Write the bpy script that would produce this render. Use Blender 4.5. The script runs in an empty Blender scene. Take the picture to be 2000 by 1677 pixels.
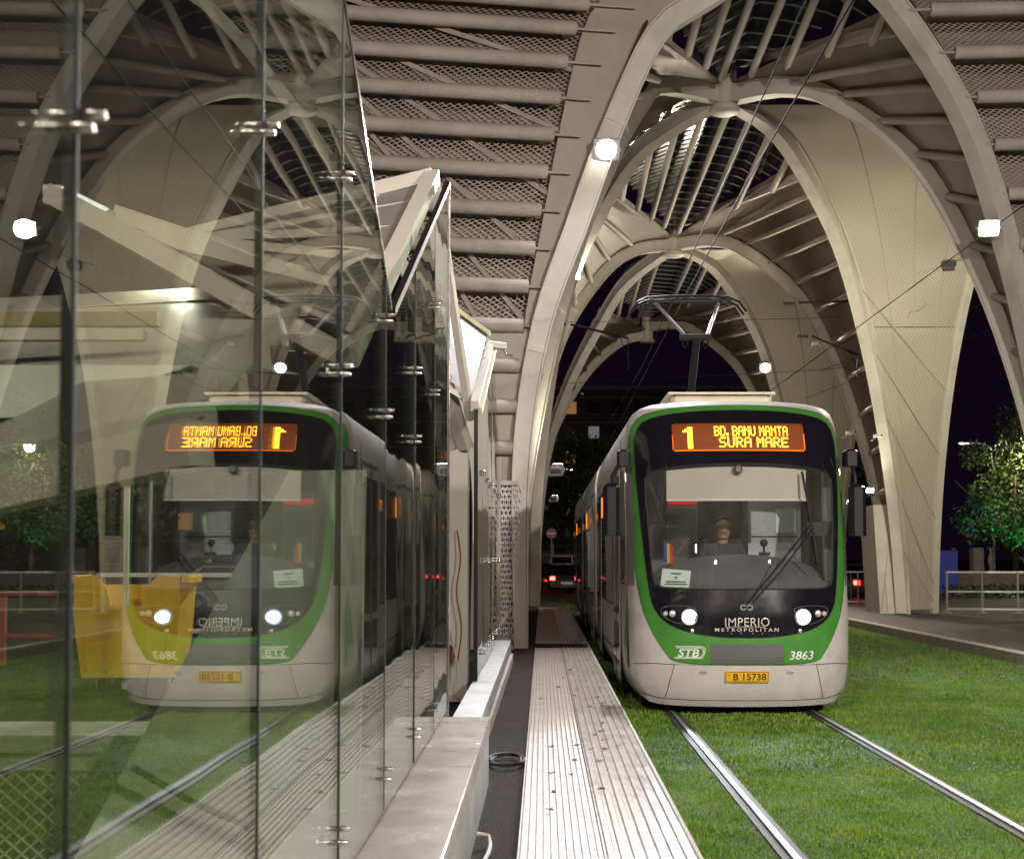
import bpy, bmesh, math, random
import numpy as np
from mathutils import Vector, Matrix, noise as mnoise
random.seed(7)
sc = bpy.context.scene
col = sc.collection
R = math.radians

# ------------------------------------------------------------------ camera
cam = bpy.data.cameras.new('camera')
cam_o = bpy.data.objects.new('camera', cam)
col.objects.link(cam_o)
cam_o.location = (0, 0, 1.62)
cam_o.rotation_euler = (R(90 + 2.2), 0, 0)
cam.sensor_width = 36.0
cam.lens = 45.0
cam.shift_x = -0.03
cam.shift_y = 0.0778
cam.clip_start = 0.05
cam.clip_end = 2000
cam.dof.use_dof = True
cam.dof.focus_distance = 14.0
cam.dof.aperture_fstop = 5.0
sc.camera = cam_o

# ------------------------------------------------------------------ night sky
w = bpy.data.worlds.new('World')
sc.world = w
w.use_nodes = True
wn = w.node_tree.nodes
wl = w.node_tree.links
bg = wn['Background']
sky = wn.new('ShaderNodeTexSky')
sky.sky_type = 'NISHITA'
sky.sun_disc = False
sky.sun_elevation = R(-4)
sky.sun_rotation = R(200)
mx = wn.new('ShaderNodeMix'); mx.data_type = 'RGBA'
mx.inputs[0].default_value = 0.12
mx.inputs[6].default_value = (0.080, 0.036, 0.115, 1)      # city glow on a night sky
wl.new(sky.outputs[0], mx.inputs[7])
wl.new(mx.outputs[2], bg.inputs[0])
bg.inputs[1].default_value = 0.055

sc.view_settings.view_transform = 'Standard'
sc.view_settings.look = 'None'
sc.view_settings.exposure = 0.0
sc.view_settings.gamma = 1.0
sc.view_settings.use_curve_mapping = False
sc.cycles.use_denoising = True
sc.cycles.max_bounces = 8
sc.cycles.transparent_max_bounces = 24
sc.cycles.sample_clamp_indirect = 4.0
sc.cycles.caustics_reflective = False
sc.cycles.caustics_refractive = False

FLOOD = 4.2      # overall strength of the station's floodlights

# ------------------------------------------------------------------ materials
MATS = {}
def mat(name, c, rough=0.6, metal=0.0, var=0.12, scale=4.0, bump=0.0, bscale=60.0, emit=None, es=0.0, spec=0.5, dirt=0.0, coat=0.0):
    if name in MATS: return MATS[name]
    m = bpy.data.materials.new(name); m.use_nodes = True
    n = m.node_tree.nodes; l = m.node_tree.links
    b = n['Principled BSDF']
    b.inputs['Roughness'].default_value = rough
    b.inputs['Metallic'].default_value = metal
    b.inputs['Specular IOR Level'].default_value = spec
    b.inputs['Coat Weight'].default_value = coat
    tc = n.new('ShaderNodeTexCoord')
    nz = n.new('ShaderNodeTexNoise'); nz.inputs['Scale'].default_value = scale; nz.inputs['Detail'].default_value = 6; nz.inputs['Roughness'].default_value = 0.65
    l.new(tc.outputs['Object'], nz.inputs['Vector'])
    rp = n.new('ShaderNodeValToRGB')
    rp.color_ramp.elements[0].position = 0.3; rp.color_ramp.elements[1].position = 0.72
    lo = tuple(max(0, x * (1 - var)) for x in c); hi = tuple(min(1, x * (1 + var)) for x in c)
    rp.color_ramp.elements[0].color = (*lo, 1); rp.color_ramp.elements[1].color = (*hi, 1)
    l.new(nz.outputs['Fac'], rp.inputs[0])
    out = rp.outputs[0]
    if dirt > 0:
        n2 = n.new('ShaderNodeTexNoise'); n2.inputs['Scale'].default_value = scale * 0.45; n2.inputs['Detail'].default_value = 10; n2.inputs['Roughness'].default_value = 0.75
        l.new(tc.outputs['Object'], n2.inputs['Vector'])
        r2 = n.new('ShaderNodeValToRGB'); r2.color_ramp.elements[0].position = 0.5; r2.color_ramp.elements[1].position = 0.75
        r2.color_ramp.elements[0].color = (0, 0, 0, 1); r2.color_ramp.elements[1].color = (dirt, dirt, dirt, 1)
        l.new(n2.outputs['Fac'], r2.inputs[0])
        m2 = n.new('ShaderNodeMix'); m2.data_type = 'RGBA'
        l.new(r2.outputs[0], m2.inputs[0]); l.new(out, m2.inputs[6])
        m2.inputs[7].default_value = (c[0] * .35, c[1] * .3, c[2] * .25, 1)
        out = m2.outputs[2]
    l.new(out, b.inputs['Base Color'])
    rr = n.new('ShaderNodeMapRange'); rr.inputs[3].default_value = max(0.02, rough - .08); rr.inputs[4].default_value = min(1, rough + .1)
    l.new(nz.outputs['Fac'], rr.inputs[0]); l.new(rr.outputs[0], b.inputs['Roughness'])
    if bump > 0:
        nb = n.new('ShaderNodeTexNoise'); nb.inputs['Scale'].default_value = bscale; nb.inputs['Detail'].default_value = 4
        l.new(tc.outputs['Object'], nb.inputs['Vector'])
        bp = n.new('ShaderNodeBump'); bp.inputs['Strength'].default_value = bump; bp.inputs['Distance'].default_value = 0.02
        l.new(nb.outputs['Fac'], bp.inputs['Height']); l.new(bp.outputs[0], b.inputs['Normal'])
    if emit:
        b.inputs['Emission Color'].default_value = (*emit, 1)
        b.inputs['Emission Strength'].default_value = es
    MATS[name] = m
    return m

def emat(name, c, s):
    if name in MATS: return MATS[name]
    m = bpy.data.materials.new(name); m.use_nodes = True
    n = m.node_tree.nodes; n.clear()
    e = n.new('ShaderNodeEmission'); e.inputs[0].default_value = (*c, 1); e.inputs[1].default_value = s
    o = n.new('ShaderNodeOutputMaterial'); m.node_tree.links.new(e.outputs[0], o.inputs[0])
    MATS[name] = m
    return m

def glassmat(name, tint=(0.9, 0.95, 0.92), ior=1.5, rough=0.0, wave=0.0, wscale=1.0, body=0.0, bodyc=(0.02, 0.02, 0.02), dust=0.0):
    """thin sheet glass: Fresnel mix of clear transmission and mirror reflection"""
    if name in MATS: return MATS[name]
    m = bpy.data.materials.new(name); m.use_nodes = True
    n = m.node_tree.nodes; l = m.node_tree.links; n.clear()
    tr = n.new('ShaderNodeBsdfTransparent'); tr.inputs[0].default_value = (*tint, 1)
    gl = n.new('ShaderNodeBsdfGlossy'); gl.inputs['Roughness'].default_value = rough; gl.inputs[0].default_value = (0.95, 0.97, 0.95, 1)
    fr = n.new('ShaderNodeFresnel'); ge = n.new('ShaderNodeNewGeometry'); mr = n.new('ShaderNodeMapRange')
    mr.inputs[3].default_value = ior; mr.inputs[4].default_value = 1 / ior      # same Fresnel curve from either side of the sheet
    l.new(ge.outputs['Backfacing'], mr.inputs[0]); l.new(mr.outputs[0], fr.inputs[0])
    mxs = n.new('ShaderNodeMixShader'); o = n.new('ShaderNodeOutputMaterial')
    first = tr.outputs[0]
    if body > 0:
        df = n.new('ShaderNodeBsdfDiffuse'); df.inputs[0].default_value = (*bodyc, 1)
        mb = n.new('ShaderNodeMixShader'); mb.inputs[0].default_value = body
        l.new(tr.outputs[0], mb.inputs[1]); l.new(df.outputs[0], mb.inputs[2]); first = mb.outputs[0]
    l.new(fr.outputs[0], mxs.inputs[0]); l.new(first, mxs.inputs[1]); l.new(gl.outputs[0], mxs.inputs[2])
    if dust > 0:      # thin uneven film of dust and smears
        t2 = n.new('ShaderNodeTexCoord'); n3 = n.new('ShaderNodeTexNoise'); n3.inputs['Scale'].default_value = 2.2; n3.inputs['Detail'].default_value = 9; n3.inputs['Roughness'].default_value = .7
        m3 = n.new('ShaderNodeMapping'); m3.inputs['Scale'].default_value = (1, 1, .45); l.new(t2.outputs['Object'], m3.inputs[0]); l.new(m3.outputs[0], n3.inputs['Vector'])
        r3 = n.new('ShaderNodeMapRange'); r3.inputs[1].default_value = .35; r3.inputs[2].default_value = .75; r3.inputs[3].default_value = dust * .35; r3.inputs[4].default_value = dust * 1.8; l.new(n3.outputs['Fac'], r3.inputs[0])
        d3 = n.new('ShaderNodeBsdfDiffuse'); d3.inputs[0].default_value = (.55, .52, .44, 1); x3 = n.new('ShaderNodeMixShader'); l.new(r3.outputs[0], x3.inputs[0]); l.new(first, x3.inputs[1]); l.new(d3.outputs[0], x3.inputs[2]); l.new(x3.outputs[0], mxs.inputs[1])
    if wave > 0:
        tc = n.new('ShaderNodeTexCoord'); nz = n.new('ShaderNodeTexNoise')
        mp = n.new('ShaderNodeMapping'); mp.inputs['Scale'].default_value = (wscale, wscale, wscale * .7)
        l.new(tc.outputs['Object'], mp.inputs[0]); l.new(mp.outputs[0], nz.inputs['Vector'])
        nz.inputs['Scale'].default_value = 1.0; nz.inputs['Detail'].default_value = 1
        bp = n.new('ShaderNodeBump'); bp.inputs['Strength'].default_value = wave; bp.inputs['Distance'].default_value = 0.02
        l.new(nz.outputs['Fac'], bp.inputs['Height']); l.new(bp.outputs[0], gl.inputs['Normal'])
    l.new(mxs.outputs[0], o.inputs[0])
    MATS[name] = m
    return m

def meshmat(name, c, cell=0.09, wire=0.34, rough=0.5):
    """expanded metal: diamonds cut out of a painted sheet, by UV in metres"""
    if name in MATS: return MATS[name]
    m = bpy.data.materials.new(name); m.use_nodes = True
    n = m.node_tree.nodes; l = m.node_tree.links
    b = n['Principled BSDF']; b.inputs['Base Color'].default_value = (*c, 1); b.inputs['Roughness'].default_value = rough; b.inputs['Metallic'].default_value = 0.2
    tc = n.new('ShaderNodeTexCoord'); sp = n.new('ShaderNodeSeparateXYZ'); l.new(tc.outputs['UV'], sp.inputs[0])
    def M(op, a, bb=None):
        q = n.new('ShaderNodeMath'); q.operation = op
        for i, v in enumerate((a, bb)):
            if v is None: continue
            if isinstance(v, (int, float)): q.inputs[i].default_value = v
            else: l.new(v, q.inputs[i])
        return q.outputs[0]
    u = M('DIVIDE', sp.outputs[0], cell); v = M('DIVIDE', sp.outputs[1], cell * .6)
    a = M('ABSOLUTE', M('SUBTRACT', M('FRACT', M('ADD', M('MULTIPLY', u, .5), M('MULTIPLY', v, .5))), .5))
    d = M('ABSOLUTE', M('SUBTRACT', M('FRACT', M('SUBTRACT', M('MULTIPLY', u, .5), M('MULTIPLY', v, .5))), .5))
    solid = M('GREATER_THAN', M('MAXIMUM', a, d), wire)
    l.new(solid, b.inputs['Alpha'])
    MATS[name] = m
    return m

M_rib = mat('painted_steel_white', (0.62, 0.585, 0.52), 0.5, var=0.12, scale=1.6, dirt=0.42)
M_tube = mat('painted_tube', (0.46, 0.415, 0.37), 0.62, var=0.14, scale=1.8, dirt=0.45, spec=.3)
M_mesh = meshmat('expanded_mesh', (0.36, 0.31, 0.265), 0.066, 0.375)
M_meshd = meshmat('expanded_mesh_fine', (0.62, 0.56, 0.47), 0.05, 0.31)
M_plate = mat('painted_plate', (0.40, 0.35, 0.30), 0.5, var=0.1, scale=2, dirt=0.2)
M_white = mat('white_powdercoat', (0.74, 0.72, 0.68), 0.45, var=0.05, scale=3, dirt=0.15)
M_dark = mat('black_plastic', (0.010, 0.010, 0.012), 0.5, var=0.2, spec=.25)
M_rubber = mat('rubber', (0.018, 0.017, 0.018), 0.75, var=0.3, bump=.2)
M_steel = mat('stainless', (0.55, 0.54, 0.52), 0.22, 1.0, var=0.06, scale=5)
M_galv = mat('galvanised', (0.42, 0.42, 0.42), 0.42, 0.7, var=0.15, scale=9)
M_wire = mat('wire', (0.012, 0.011, 0.011), 0.8, 0.0, spec=.1)

# ------------------------------------------------------------------ mesh helpers
class MB:
    def __init__(s): s.v = []; s.f = []; s.mi = []; s.cur = 0
    def add(s, vs, fs):
        o = len(s.v); s.v += [tuple(x) for x in vs]
        for f in fs: s.f.append(tuple(i + o for i in f)); s.mi.append(s.cur)
        return s
    def box(s, x0, x1, y0, y1, z0, z1):
        return s.add([(x0, y0, z0), (x1, y0, z0), (x1, y1, z0), (x0, y1, z0), (x0, y0, z1), (x1, y0, z1), (x1, y1, z1), (x0, y1, z1)],
                     [(0, 3, 2, 1), (4, 5, 6, 7), (0, 1, 5, 4), (1, 2, 6, 5), (2, 3, 7, 6), (3, 0, 4, 7)])
    def cbox(s, x0, x1, y0, y1, z0, z1, c=0.01):
        """box with chamfered top and vertical edges"""
        def ring(i, z): return [(x0 + i + c, y0 + i, z), (x1 - i - c, y0 + i, z), (x1 - i, y0 + i + c, z), (x1 - i, y1 - i - c, z), (x1 - i - c, y1 - i, z), (x0 + i + c, y1 - i, z), (x0 + i, y1 - i - c, z), (x0 + i, y0 + i + c, z)]
        vs = ring(0, z0) + ring(0, z1 - c) + ring(c, z1)
        fs = [tuple(reversed(range(8)))] + [tuple(range(16, 24))]
        for k in (0, 8):
            for i in range(8): j = (i + 1) % 8; fs.append((k + i, k + j, k + 8 + j, k + 8 + i))
        return s.add(vs, fs)
    def bar(s, p0, p1, w, h, up=(0, 0, 1)):
        p0 = Vector(p0); p1 = Vector(p1); t = (p1 - p0).normalized(); u = Vector(up)
        if abs(t.dot(u)) > .98: u = Vector((0, 1, 0))
        sd = t.cross(u).normalized(); u = sd.cross(t)
        vs = []
        for p in (p0, p1):
            for a, b in ((-1, -1), (1, -1), (1, 1), (-1, 1)): vs.append(p + sd * a * w / 2 + u * b * h / 2)
        return s.add(vs, [(0, 1, 2, 3), (7, 6, 5, 4), (0, 4, 5, 1), (1, 5, 6, 2), (2, 6, 7, 3), (3, 7, 4, 0)])
    def tube(s, path, r, n=10, cap=True):
        P = [Vector(p) for p in path]; k = len(P); rs = r if isinstance(r, (list, tuple)) else [r] * k
        vs = []; prev = None
        for i, p in enumerate(P):
            t = (P[min(i + 1, k - 1)] - P[max(i - 1, 0)]).normalized()
            if prev is None:
                a = Vector((0, 0, 1)) if abs(t.z) < .9 else Vector((1, 0, 0))
                u = t.cross(a).normalized()
            else:
                u = (prev - t * prev.dot(t)).normalized()
            prev = u; v = t.cross(u)
            for j in range(n):
                an = 2 * math.pi * j / n
                vs.append(p + (u * math.cos(an) + v * math.sin(an)) * rs[i])
        fs = []
        for i in range(k - 1):
            for j in range(n):
                a = i * n + j; b = i * n + (j + 1) % n
                fs.append((a, b, b + n, a + n))
        if cap: fs.append(tuple(reversed(range(n)))); fs.append(tuple(range((k - 1) * n, k * n)))
        return s.add(vs, fs)
    def cyl(s, p0, p1, r, n=16, r1=None): return s.tube([p0, p1], [r, r if r1 is None else r1], n)
    def lathe(s, prof, c, axis='z', n=20):
        vs = []
        for r, h in prof:
            for j in range(n):
                an = 2 * math.pi * j / n; a, b = r * math.cos(an), r * math.sin(an)
                q = (a, b, h) if axis == 'z' else ((a, h, b) if axis == 'y' else (h, a, b))
                vs.append((c[0] + q[0], c[1] + q[1], c[2] + q[2]))
        fs = []
        for i in range(len(prof) - 1):
            for j in range(n):
                a = i * n + j; b = i * n + (j + 1) % n; fs.append((a, b, b + n, a + n))
        fs.append(tuple(range(n))); fs.append(tuple(range((len(prof) - 1) * n, len(prof) * n)))
        return s.add(vs, fs)
    def prism(s, poly, d0, d1, axis='y'):
        n = len(poly); vs = []
        for d in (d0, d1):
            for a, b in poly: vs.append((a, d, b) if axis == 'y' else ((d, a, b) if axis == 'x' else (a, b, d)))
        fs = [tuple(reversed(range(n))), tuple(range(n, 2 * n))]
        for i in range(n): j = (i + 1) % n; fs.append((i, j, n + j, n + i))
        return s.add(vs, fs)
    def grid(s, rows, closed=False):
        nr = len(rows); nc = len(rows[0]); vs = [p for r_ in rows for p in r_]; fs = []
        for i in range(nr - 1):
            for j in range(nc if closed else nc - 1):
                a = i * nc + j; b = i * nc + (j + 1) % nc; fs.append((a, b, b + nc, a + nc))
        return s.add(vs, fs)
    def sphere(s, c, r, n=12, sx=1, sy=1, sz=1):
        m = n // 2 + 1; rows = []
        for i in range(m):
            th = math.pi * i / (m - 1)
            rows.append([(c[0] + sx * r * max(math.sin(th), .001) * math.cos(2 * math.pi * j / n), c[1] + sy * r * max(math.sin(th), .001) * math.sin(2 * math.pi * j / n), c[2] + sz * r * math.cos(th)) for j in range(n)])
        return s.grid(rows, True)
    def build(s, name, mats, parent=None, smooth=False, uv=None, recalc=True):
        me = bpy.data.meshes.new(name); me.from_pydata(s.v, [], s.f)
        for m in (mats if isinstance(mats, (list, tuple)) else [mats]): me.materials.append(m)
        if any(s.mi): me.polygons.foreach_set('material_index', s.mi)
        if recalc:
            b = bmesh.new(); b.from_mesh(me); bmesh.ops.recalc_face_normals(b, faces=b.faces); b.to_mesh(me); b.free()
        if smooth: 
            me.polygons.foreach_set('use_smooth', [True] * len(me.polygons))
            try: me.set_sharp_from_angle(angle=R(38))
            except Exception: pass
        me.update()
        o = bpy.data.objects.new(name, me); col.objects.link(o)
        if parent: o.parent = parent
        return o

def tag(o, label=None, cat=None, group=None, kind=None):
    if label: o['label'] = label
    if cat: o['category'] = cat
    if group: o['group'] = group
    if kind: o['kind'] = kind
    return o
def empty(name, loc=(0, 0, 0), rz=0.0, label=None, cat=None, group=None):
    o = bpy.data.objects.new(name, None); col.objects.link(o); o.location = loc; o.rotation_euler = (0, 0, rz); o.empty_display_size = .2
    return tag(o, label, cat, group)
def copy_tree(o, parent=None):
    c = o.copy(); col.objects.link(c); c.parent = parent
    for ch in o.children: copy_tree(ch, c)
    return c
def share(o, parent, loc, rot=None, scale=None):
    c = o.copy(); col.objects.link(c); c.parent = parent; c.location = loc
    if rot: c.rotation_euler = rot
    if scale: c.scale = scale
    return c
def text_data(body, size, extrude=0.003, spacing=1.0, shear=0.0, offset=0.0):
    cu = bpy.data.curves.new('t', 'FONT'); cu.body = body; cu.size = size; cu.extrude = extrude; cu.align_x = 'CENTER'; cu.align_y = 'CENTER'
    cu.space_character = spacing; cu.shear = shear; cu.offset = offset; cu.resolution_u = 3
    o = bpy.data.objects.new('t', cu); col.objects.link(o)
    bpy.context.view_layer.update()
    me = bpy.data.meshes.new_from_object(o.evaluated_get(bpy.context.evaluated_depsgraph_get()))
    bpy.data.objects.remove(o); bpy.data.curves.remove(cu)
    vs = [tuple(v.co) for v in me.vertices]; fs = [tuple(p.vertices) for p in me.polygons]
    bpy.data.meshes.remove(me)
    return vs, fs
def text_obj(name, body, width, height, place, m, parent, extrude=0.004, spacing=1.0, shear=0.0, offset=0.0):
    """lettering scaled to width x height; place(x, z, d) -> point (d: depth in front of the surface)"""
    vs, fs = text_data(body, 1.0, 0.5, spacing, shear, offset)
    xs = [v[0] for v in vs]; ys = [v[1] for v in vs]; zs = [v[2] for v in vs]
    sx = width / (max(xs) - min(xs)); sy = height / (max(ys) - min(ys)); cx_ = (max(xs) + min(xs)) / 2; cy_ = (max(ys) + min(ys)) / 2; zm = max(zs) or 1
    mb = MB(); mb.add([place((x - cx_) * sx, (y - cy_) * sy, (z / zm * .5 + .5) * extrude) for x, y, z in vs], fs)
    return mb.build(name, m, parent)
def flat_place(cx_, cy_, cz_):
    return lambda x, z, d: (cx_ + x, cy_ - d, cz_ + z)

def spline(pts, n):
    P = [Vector(p) for p in pts]; P = [P[0] * 2 - P[1]] + P + [P[-1] * 2 - P[-2]]
    dense = []
    for i in range(1, len(P) - 2):
        for k in range(14):
            t = k / 14; a, b, c, d = P[i - 1:i + 3]
            dense.append(.5 * ((2 * b) + (c - a) * t + (2 * a - 5 * b + 4 * c - d) * t * t + (3 * b - a - 3 * c + d) * t ** 3))
    dense.append(P[-2].copy())
    L = [0]
    for i in range(1, len(dense)): L.append(L[-1] + (dense[i] - dense[i - 1]).length)
    out = []
    for k in range(n):
        s_ = L[-1] * k / (n - 1); i = 1
        while i < len(L) - 1 and L[i] < s_: i += 1
        f_ = (s_ - L[i - 1]) / max(1e-9, L[i] - L[i - 1]); out.append(dense[i - 1].lerp(dense[i], f_))
    return out
def along(path, t):
    t = min(max(t, 0), 1) * (len(path) - 1); i = min(int(t), len(path) - 2); return path[i].lerp(path[i + 1], t - i)
# ================================================================== ground, tracks, platform
M_asph = mat('asphalt', (0.045, 0.042, 0.042), 0.62, var=0.35, scale=3, bump=.5, bscale=180, dirt=.3)
M_asph2 = mat('platform_asphalt', (0.030, 0.021, 0.016), 0.85, var=0.6, scale=2.6, bump=1.0, bscale=75, dirt=.7, spec=.2)
M_soil = mat('turf_soil', (0.040, 0.090, 0.010), 0.9, var=0.5, scale=2.5, bump=.6, bscale=50)
M_conc = mat('concrete', (0.42, 0.38, 0.33), 0.7, var=0.2, scale=3, bump=.25, bscale=70, dirt=.4)
M_tile = mat('tactile_stone', (0.38, 0.315, 0.26), 0.36, var=0.28, scale=6, bump=.15, bscale=150, dirt=.55)
M_rail = mat('rail_steel', (0.26, 0.27, 0.30), 0.42, 0.8, var=0.12, scale=8)
M_railside = mat('rail_rust', (0.05, 0.035, 0.028), 0.7, 0.3, var=.3)

g = MB(); g.add([(-400, -60, -.06), (500, -60, -.06), (500, 900, -.06), (-400, 900, -.06)], [(0, 1, 2, 3)])
tag(g.build('ground', M_asph), kind='structure')
PZ = 0.22
b = MB(); b.add([(.74, -6, -.02), (7.4, -6, -.02), (7.4, 62, -.02), (.74, 62, -.02)], [(0, 1, 2, 3)])
tag(b.build('turf_bed', M_soil), kind='structure')

# grass blades: one uncountable mass
def grass_mat():
    m = bpy.data.materials.new('grass_blades'); m.use_nodes = True
    n = m.node_tree.nodes; l = m.node_tree.links; bs = n['Principled BSDF']; bs.inputs['Roughness'].default_value = .55
    g_ = n.new('ShaderNodeNewGeometry'); tc = n.new('ShaderNodeTexCoord')
    nz = n.new('ShaderNodeTexNoise'); nz.inputs['Scale'].default_value = 1.3; nz.inputs['Detail'].default_value = 7
    l.new(tc.outputs['Object'], nz.inputs['Vector'])
    ad = n.new('ShaderNodeMath'); ad.operation = 'MULTIPLY_ADD'; ad.inputs[1].default_value = .38
    l.new(g_.outputs['Random Per Island'], ad.inputs[0]); 
    s2 = n.new('ShaderNodeMath'); s2.operation = 'MULTIPLY'; s2.inputs[1].default_value = .80; l.new(nz.outputs['Fac'], s2.inputs[0]); l.new(s2.outputs[0], ad.inputs[2])
    rp = n.new('ShaderNodeValToRGB'); e = rp.color_ramp.elements
    e[0].position = .15; e[0].color = (.030, .075, .004, 1); e[1].position = .85; e[1].color = (.26, .36, .028, 1)
    k = e.new(.5); k.color = (.105, .225, .010, 1)
    l.new(ad.outputs[0], rp.inputs[0]); l.new(rp.outputs[0], bs.inputs['Base Color'])
    return m
rng = np.random.default_rng(3)
def blades(n, x0, x1, y0, y1, h, wd):
    x = rng.uniform(x0, x1, n); y = rng.uniform(y0, y1, n)
    if y0 > 6: 
        k = (x < .39 * y + .5); x = x[k]; y = y[k]
    clr = np.ones(len(x), bool)
    for rx in RAILX: clr &= np.abs(x - rx) > (.085 if rx < 4 else .0) * (.7 + .6 * rng.random(len(x)))
    x = x[clr]; y = y[clr]; n = len(x)
    tuft = .65 + .5 * np.sin(x * 7.1 + np.sin(y * 3.3) * 2) * np.sin(y * 5.7 + x)
    a = rng.uniform(0, 6.283, n); hh = h * rng.uniform(.5, 1.25, n) * np.clip(tuft, .55, 1.2); ln = rng.normal(0, .5, (n, 2)) * hh[:, None]
    dx = np.cos(a) * wd; dy = np.sin(a) * wd
    V = np.empty((n, 3, 3))
    V[:, 0] = np.stack([x - dx, y - dy, np.full(n, -.022)], 1); V[:, 1] = np.stack([x + dx, y + dy, np.full(n, -.022)], 1)
    V[:, 2] = np.stack([x + ln[:, 0], y + ln[:, 1], -.022 + hh], 1)
    return V.reshape(-1, 3)
RAILX = (1.37, 2.86, 4.45, 5.94)
V = np.concatenate([blades(110000, .80, 5.2, 6.4, 10, .030, .0035), blades(100000, .80, 7.35, 10, 17, .034, .0055),
                    blades(70000, .80, 7.35, 17, 46, .04, .012), blades(26000, .80, 2.4, 2.2, 6.4, .030, .004)])
n = len(V) // 3
me = bpy.data.meshes.new('grass'); me.vertices.add(len(V)); me.vertices.foreach_set('co', V.ravel())
me.loops.add(len(V)); me.loops.foreach_set('vertex_index', np.arange(len(V), dtype=np.int32))
me.polygons.add(n); me.polygons.foreach_set('loop_start', np.arange(0, len(V), 3, dtype=np.int32))
me.update(calc_edges=True); me.validate()
me.materials.append(grass_mat())
go = bpy.data.objects.new('grass', me); col.objects.link(go)
tag(go, 'short green lawn growing between and beside the tram rails', 'grass', kind='stuff')

tw = empty('tramway'); tag(tw, kind='structure')
for rx in RAILX:
    far_ = rx > 4
    m_ = MB(); m_.box(rx - .019, rx + .019, -6, 62, -.04, -.017 if far_ else .010); m_.build('rail', M_railside if far_ else M_rail, tw)
    if far_: continue
    m_ = MB(); m_.box(rx - .07, rx - .024, -6, 62, -.04, -.006); m_.box(rx + .024, rx + .07, -6, 62, -.04, -.006); m_.build('rail_channel', M_railside, tw)

# platform
pf = empty('platform'); tag(pf, kind='structure')
m_ = MB(); m_.box(-9, .735, -6, 62, -.06, PZ - .02); m_.build('platform_base', M_asph2, pf)
# kerb edge stones along the tram
ks = MB(); ks.cbox(.722, .75, 0, 1.196, 0, PZ + .010, .006); kerb0 = ks.build('edge_stone', M_conc, pf); kerb0.location.y = 1.0
for i in range(1, 30): share(kerb0, pf, (0, 1.0 + 1.2 * i, 0))
# ribbed tactile slabs: a fine ribbed one and a coarse one side by side
def ribbed(x0, x1, L, nr, rw, rh, base):
    q = MB(); q.box(x0, x1, 0, L, 0, base)
    p = (x1 - x0) / nr
    for i in range(nr):
        c_ = x0 + p * (i + .5); h_ = rh
        q.add([(c_ - rw / 2, .001, base - .001), (c_ + rw / 2, .001, base - .001), (c_ + rw / 2, L - .001, base - .001), (c_ - rw / 2, L - .001, base - .001),
               (c_ - rw / 2 + .007, .002, base + h_), (c_ + rw / 2 - .007, .002, base + h_), (c_ + rw / 2 - .007, L - .002, base + h_), (c_ - rw / 2 + .007, L - .002, base + h_)],
              [(4, 5, 6, 7), (0, 1, 5, 4), (1, 2, 6, 5), (2, 3, 7, 6), (3, 0, 4, 7)])
    return q
M_tile2 = mat('tactile_stone_wet', (0.44, 0.39, 0.35), 0.22, var=0.16, scale=6, bump=.12, bscale=120, dirt=.5)
fine = ribbed(-.12, .285, 1.898, 11, .021, .007, .06).build('ribbed_slab', M_tile, pf); fine.location = (0, 1, PZ - .055)
coarse = ribbed(.292, .718, 1.898, 7, .043, .012, .06).build('grooved_slab', M_tile2, pf); coarse.location = (0, 1, PZ - .055)
for i in range(1, 18):
    y = 1 + 1.9 * i + (1.4 if i >= 10 else 0)
    dz = random.uniform(-.0015, .0015)
    share(fine, pf, (0, y, PZ - .055 + dz)); share(coarse, pf, (0, y, PZ - .055 + random.uniform(-.0015, .0015)))
# grit lying on the asphalt strip
q = MB()
for k in range(900):
    x = random.uniform(-.33, -.125); y = 5.5 + 14 * random.random() ** 1.6; s_ = random.uniform(.002, .006); z = PZ - .021
    q.add([(x - s_, y - s_, z), (x + s_, y - s_ * .7, z), (x + s_ * .8, y + s_, z), (x - s_, y + s_ * .8, z), (x, y, z + s_ * 1.3)], [(0, 1, 4), (1, 2, 4), (2, 3, 4), (3, 0, 4)])
tag(q.build('grit', mat('grit', (.11, .09, .075), .9, var=.5, scale=90), pf), kind='stuff')
# stone ledge in front of the far shelter
for i in range(8):
    m_ = MB(); m_.cbox(-.66, -.43 + .004 * i, 8.3 + i * 1.17, 8.3 + i * 1.17 + 1.163, PZ - .02, PZ + .10 + random.uniform(-.004, .004), .012); m_.build('ledge_stone', M_conc, pf)
# right hand platform with kerb
rp_ = empty('pavement'); tag(rp_, kind='structure')
m_ = MB(); m_.box(7.58, 34, -6, 70, -.05, .15); m_.build('pavement_base', M_asph, rp_)
k0 = MB(); k0.cbox(7.4, 7.575, 0, 1.495, -.05, .16, .015); k0 = k0.build('kerb_stone', M_conc, rp_); k0.location.y = 8
for i in range(1, 34): share(k0, rp_, (0, 8 + 1.5 * i, 0))
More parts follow.
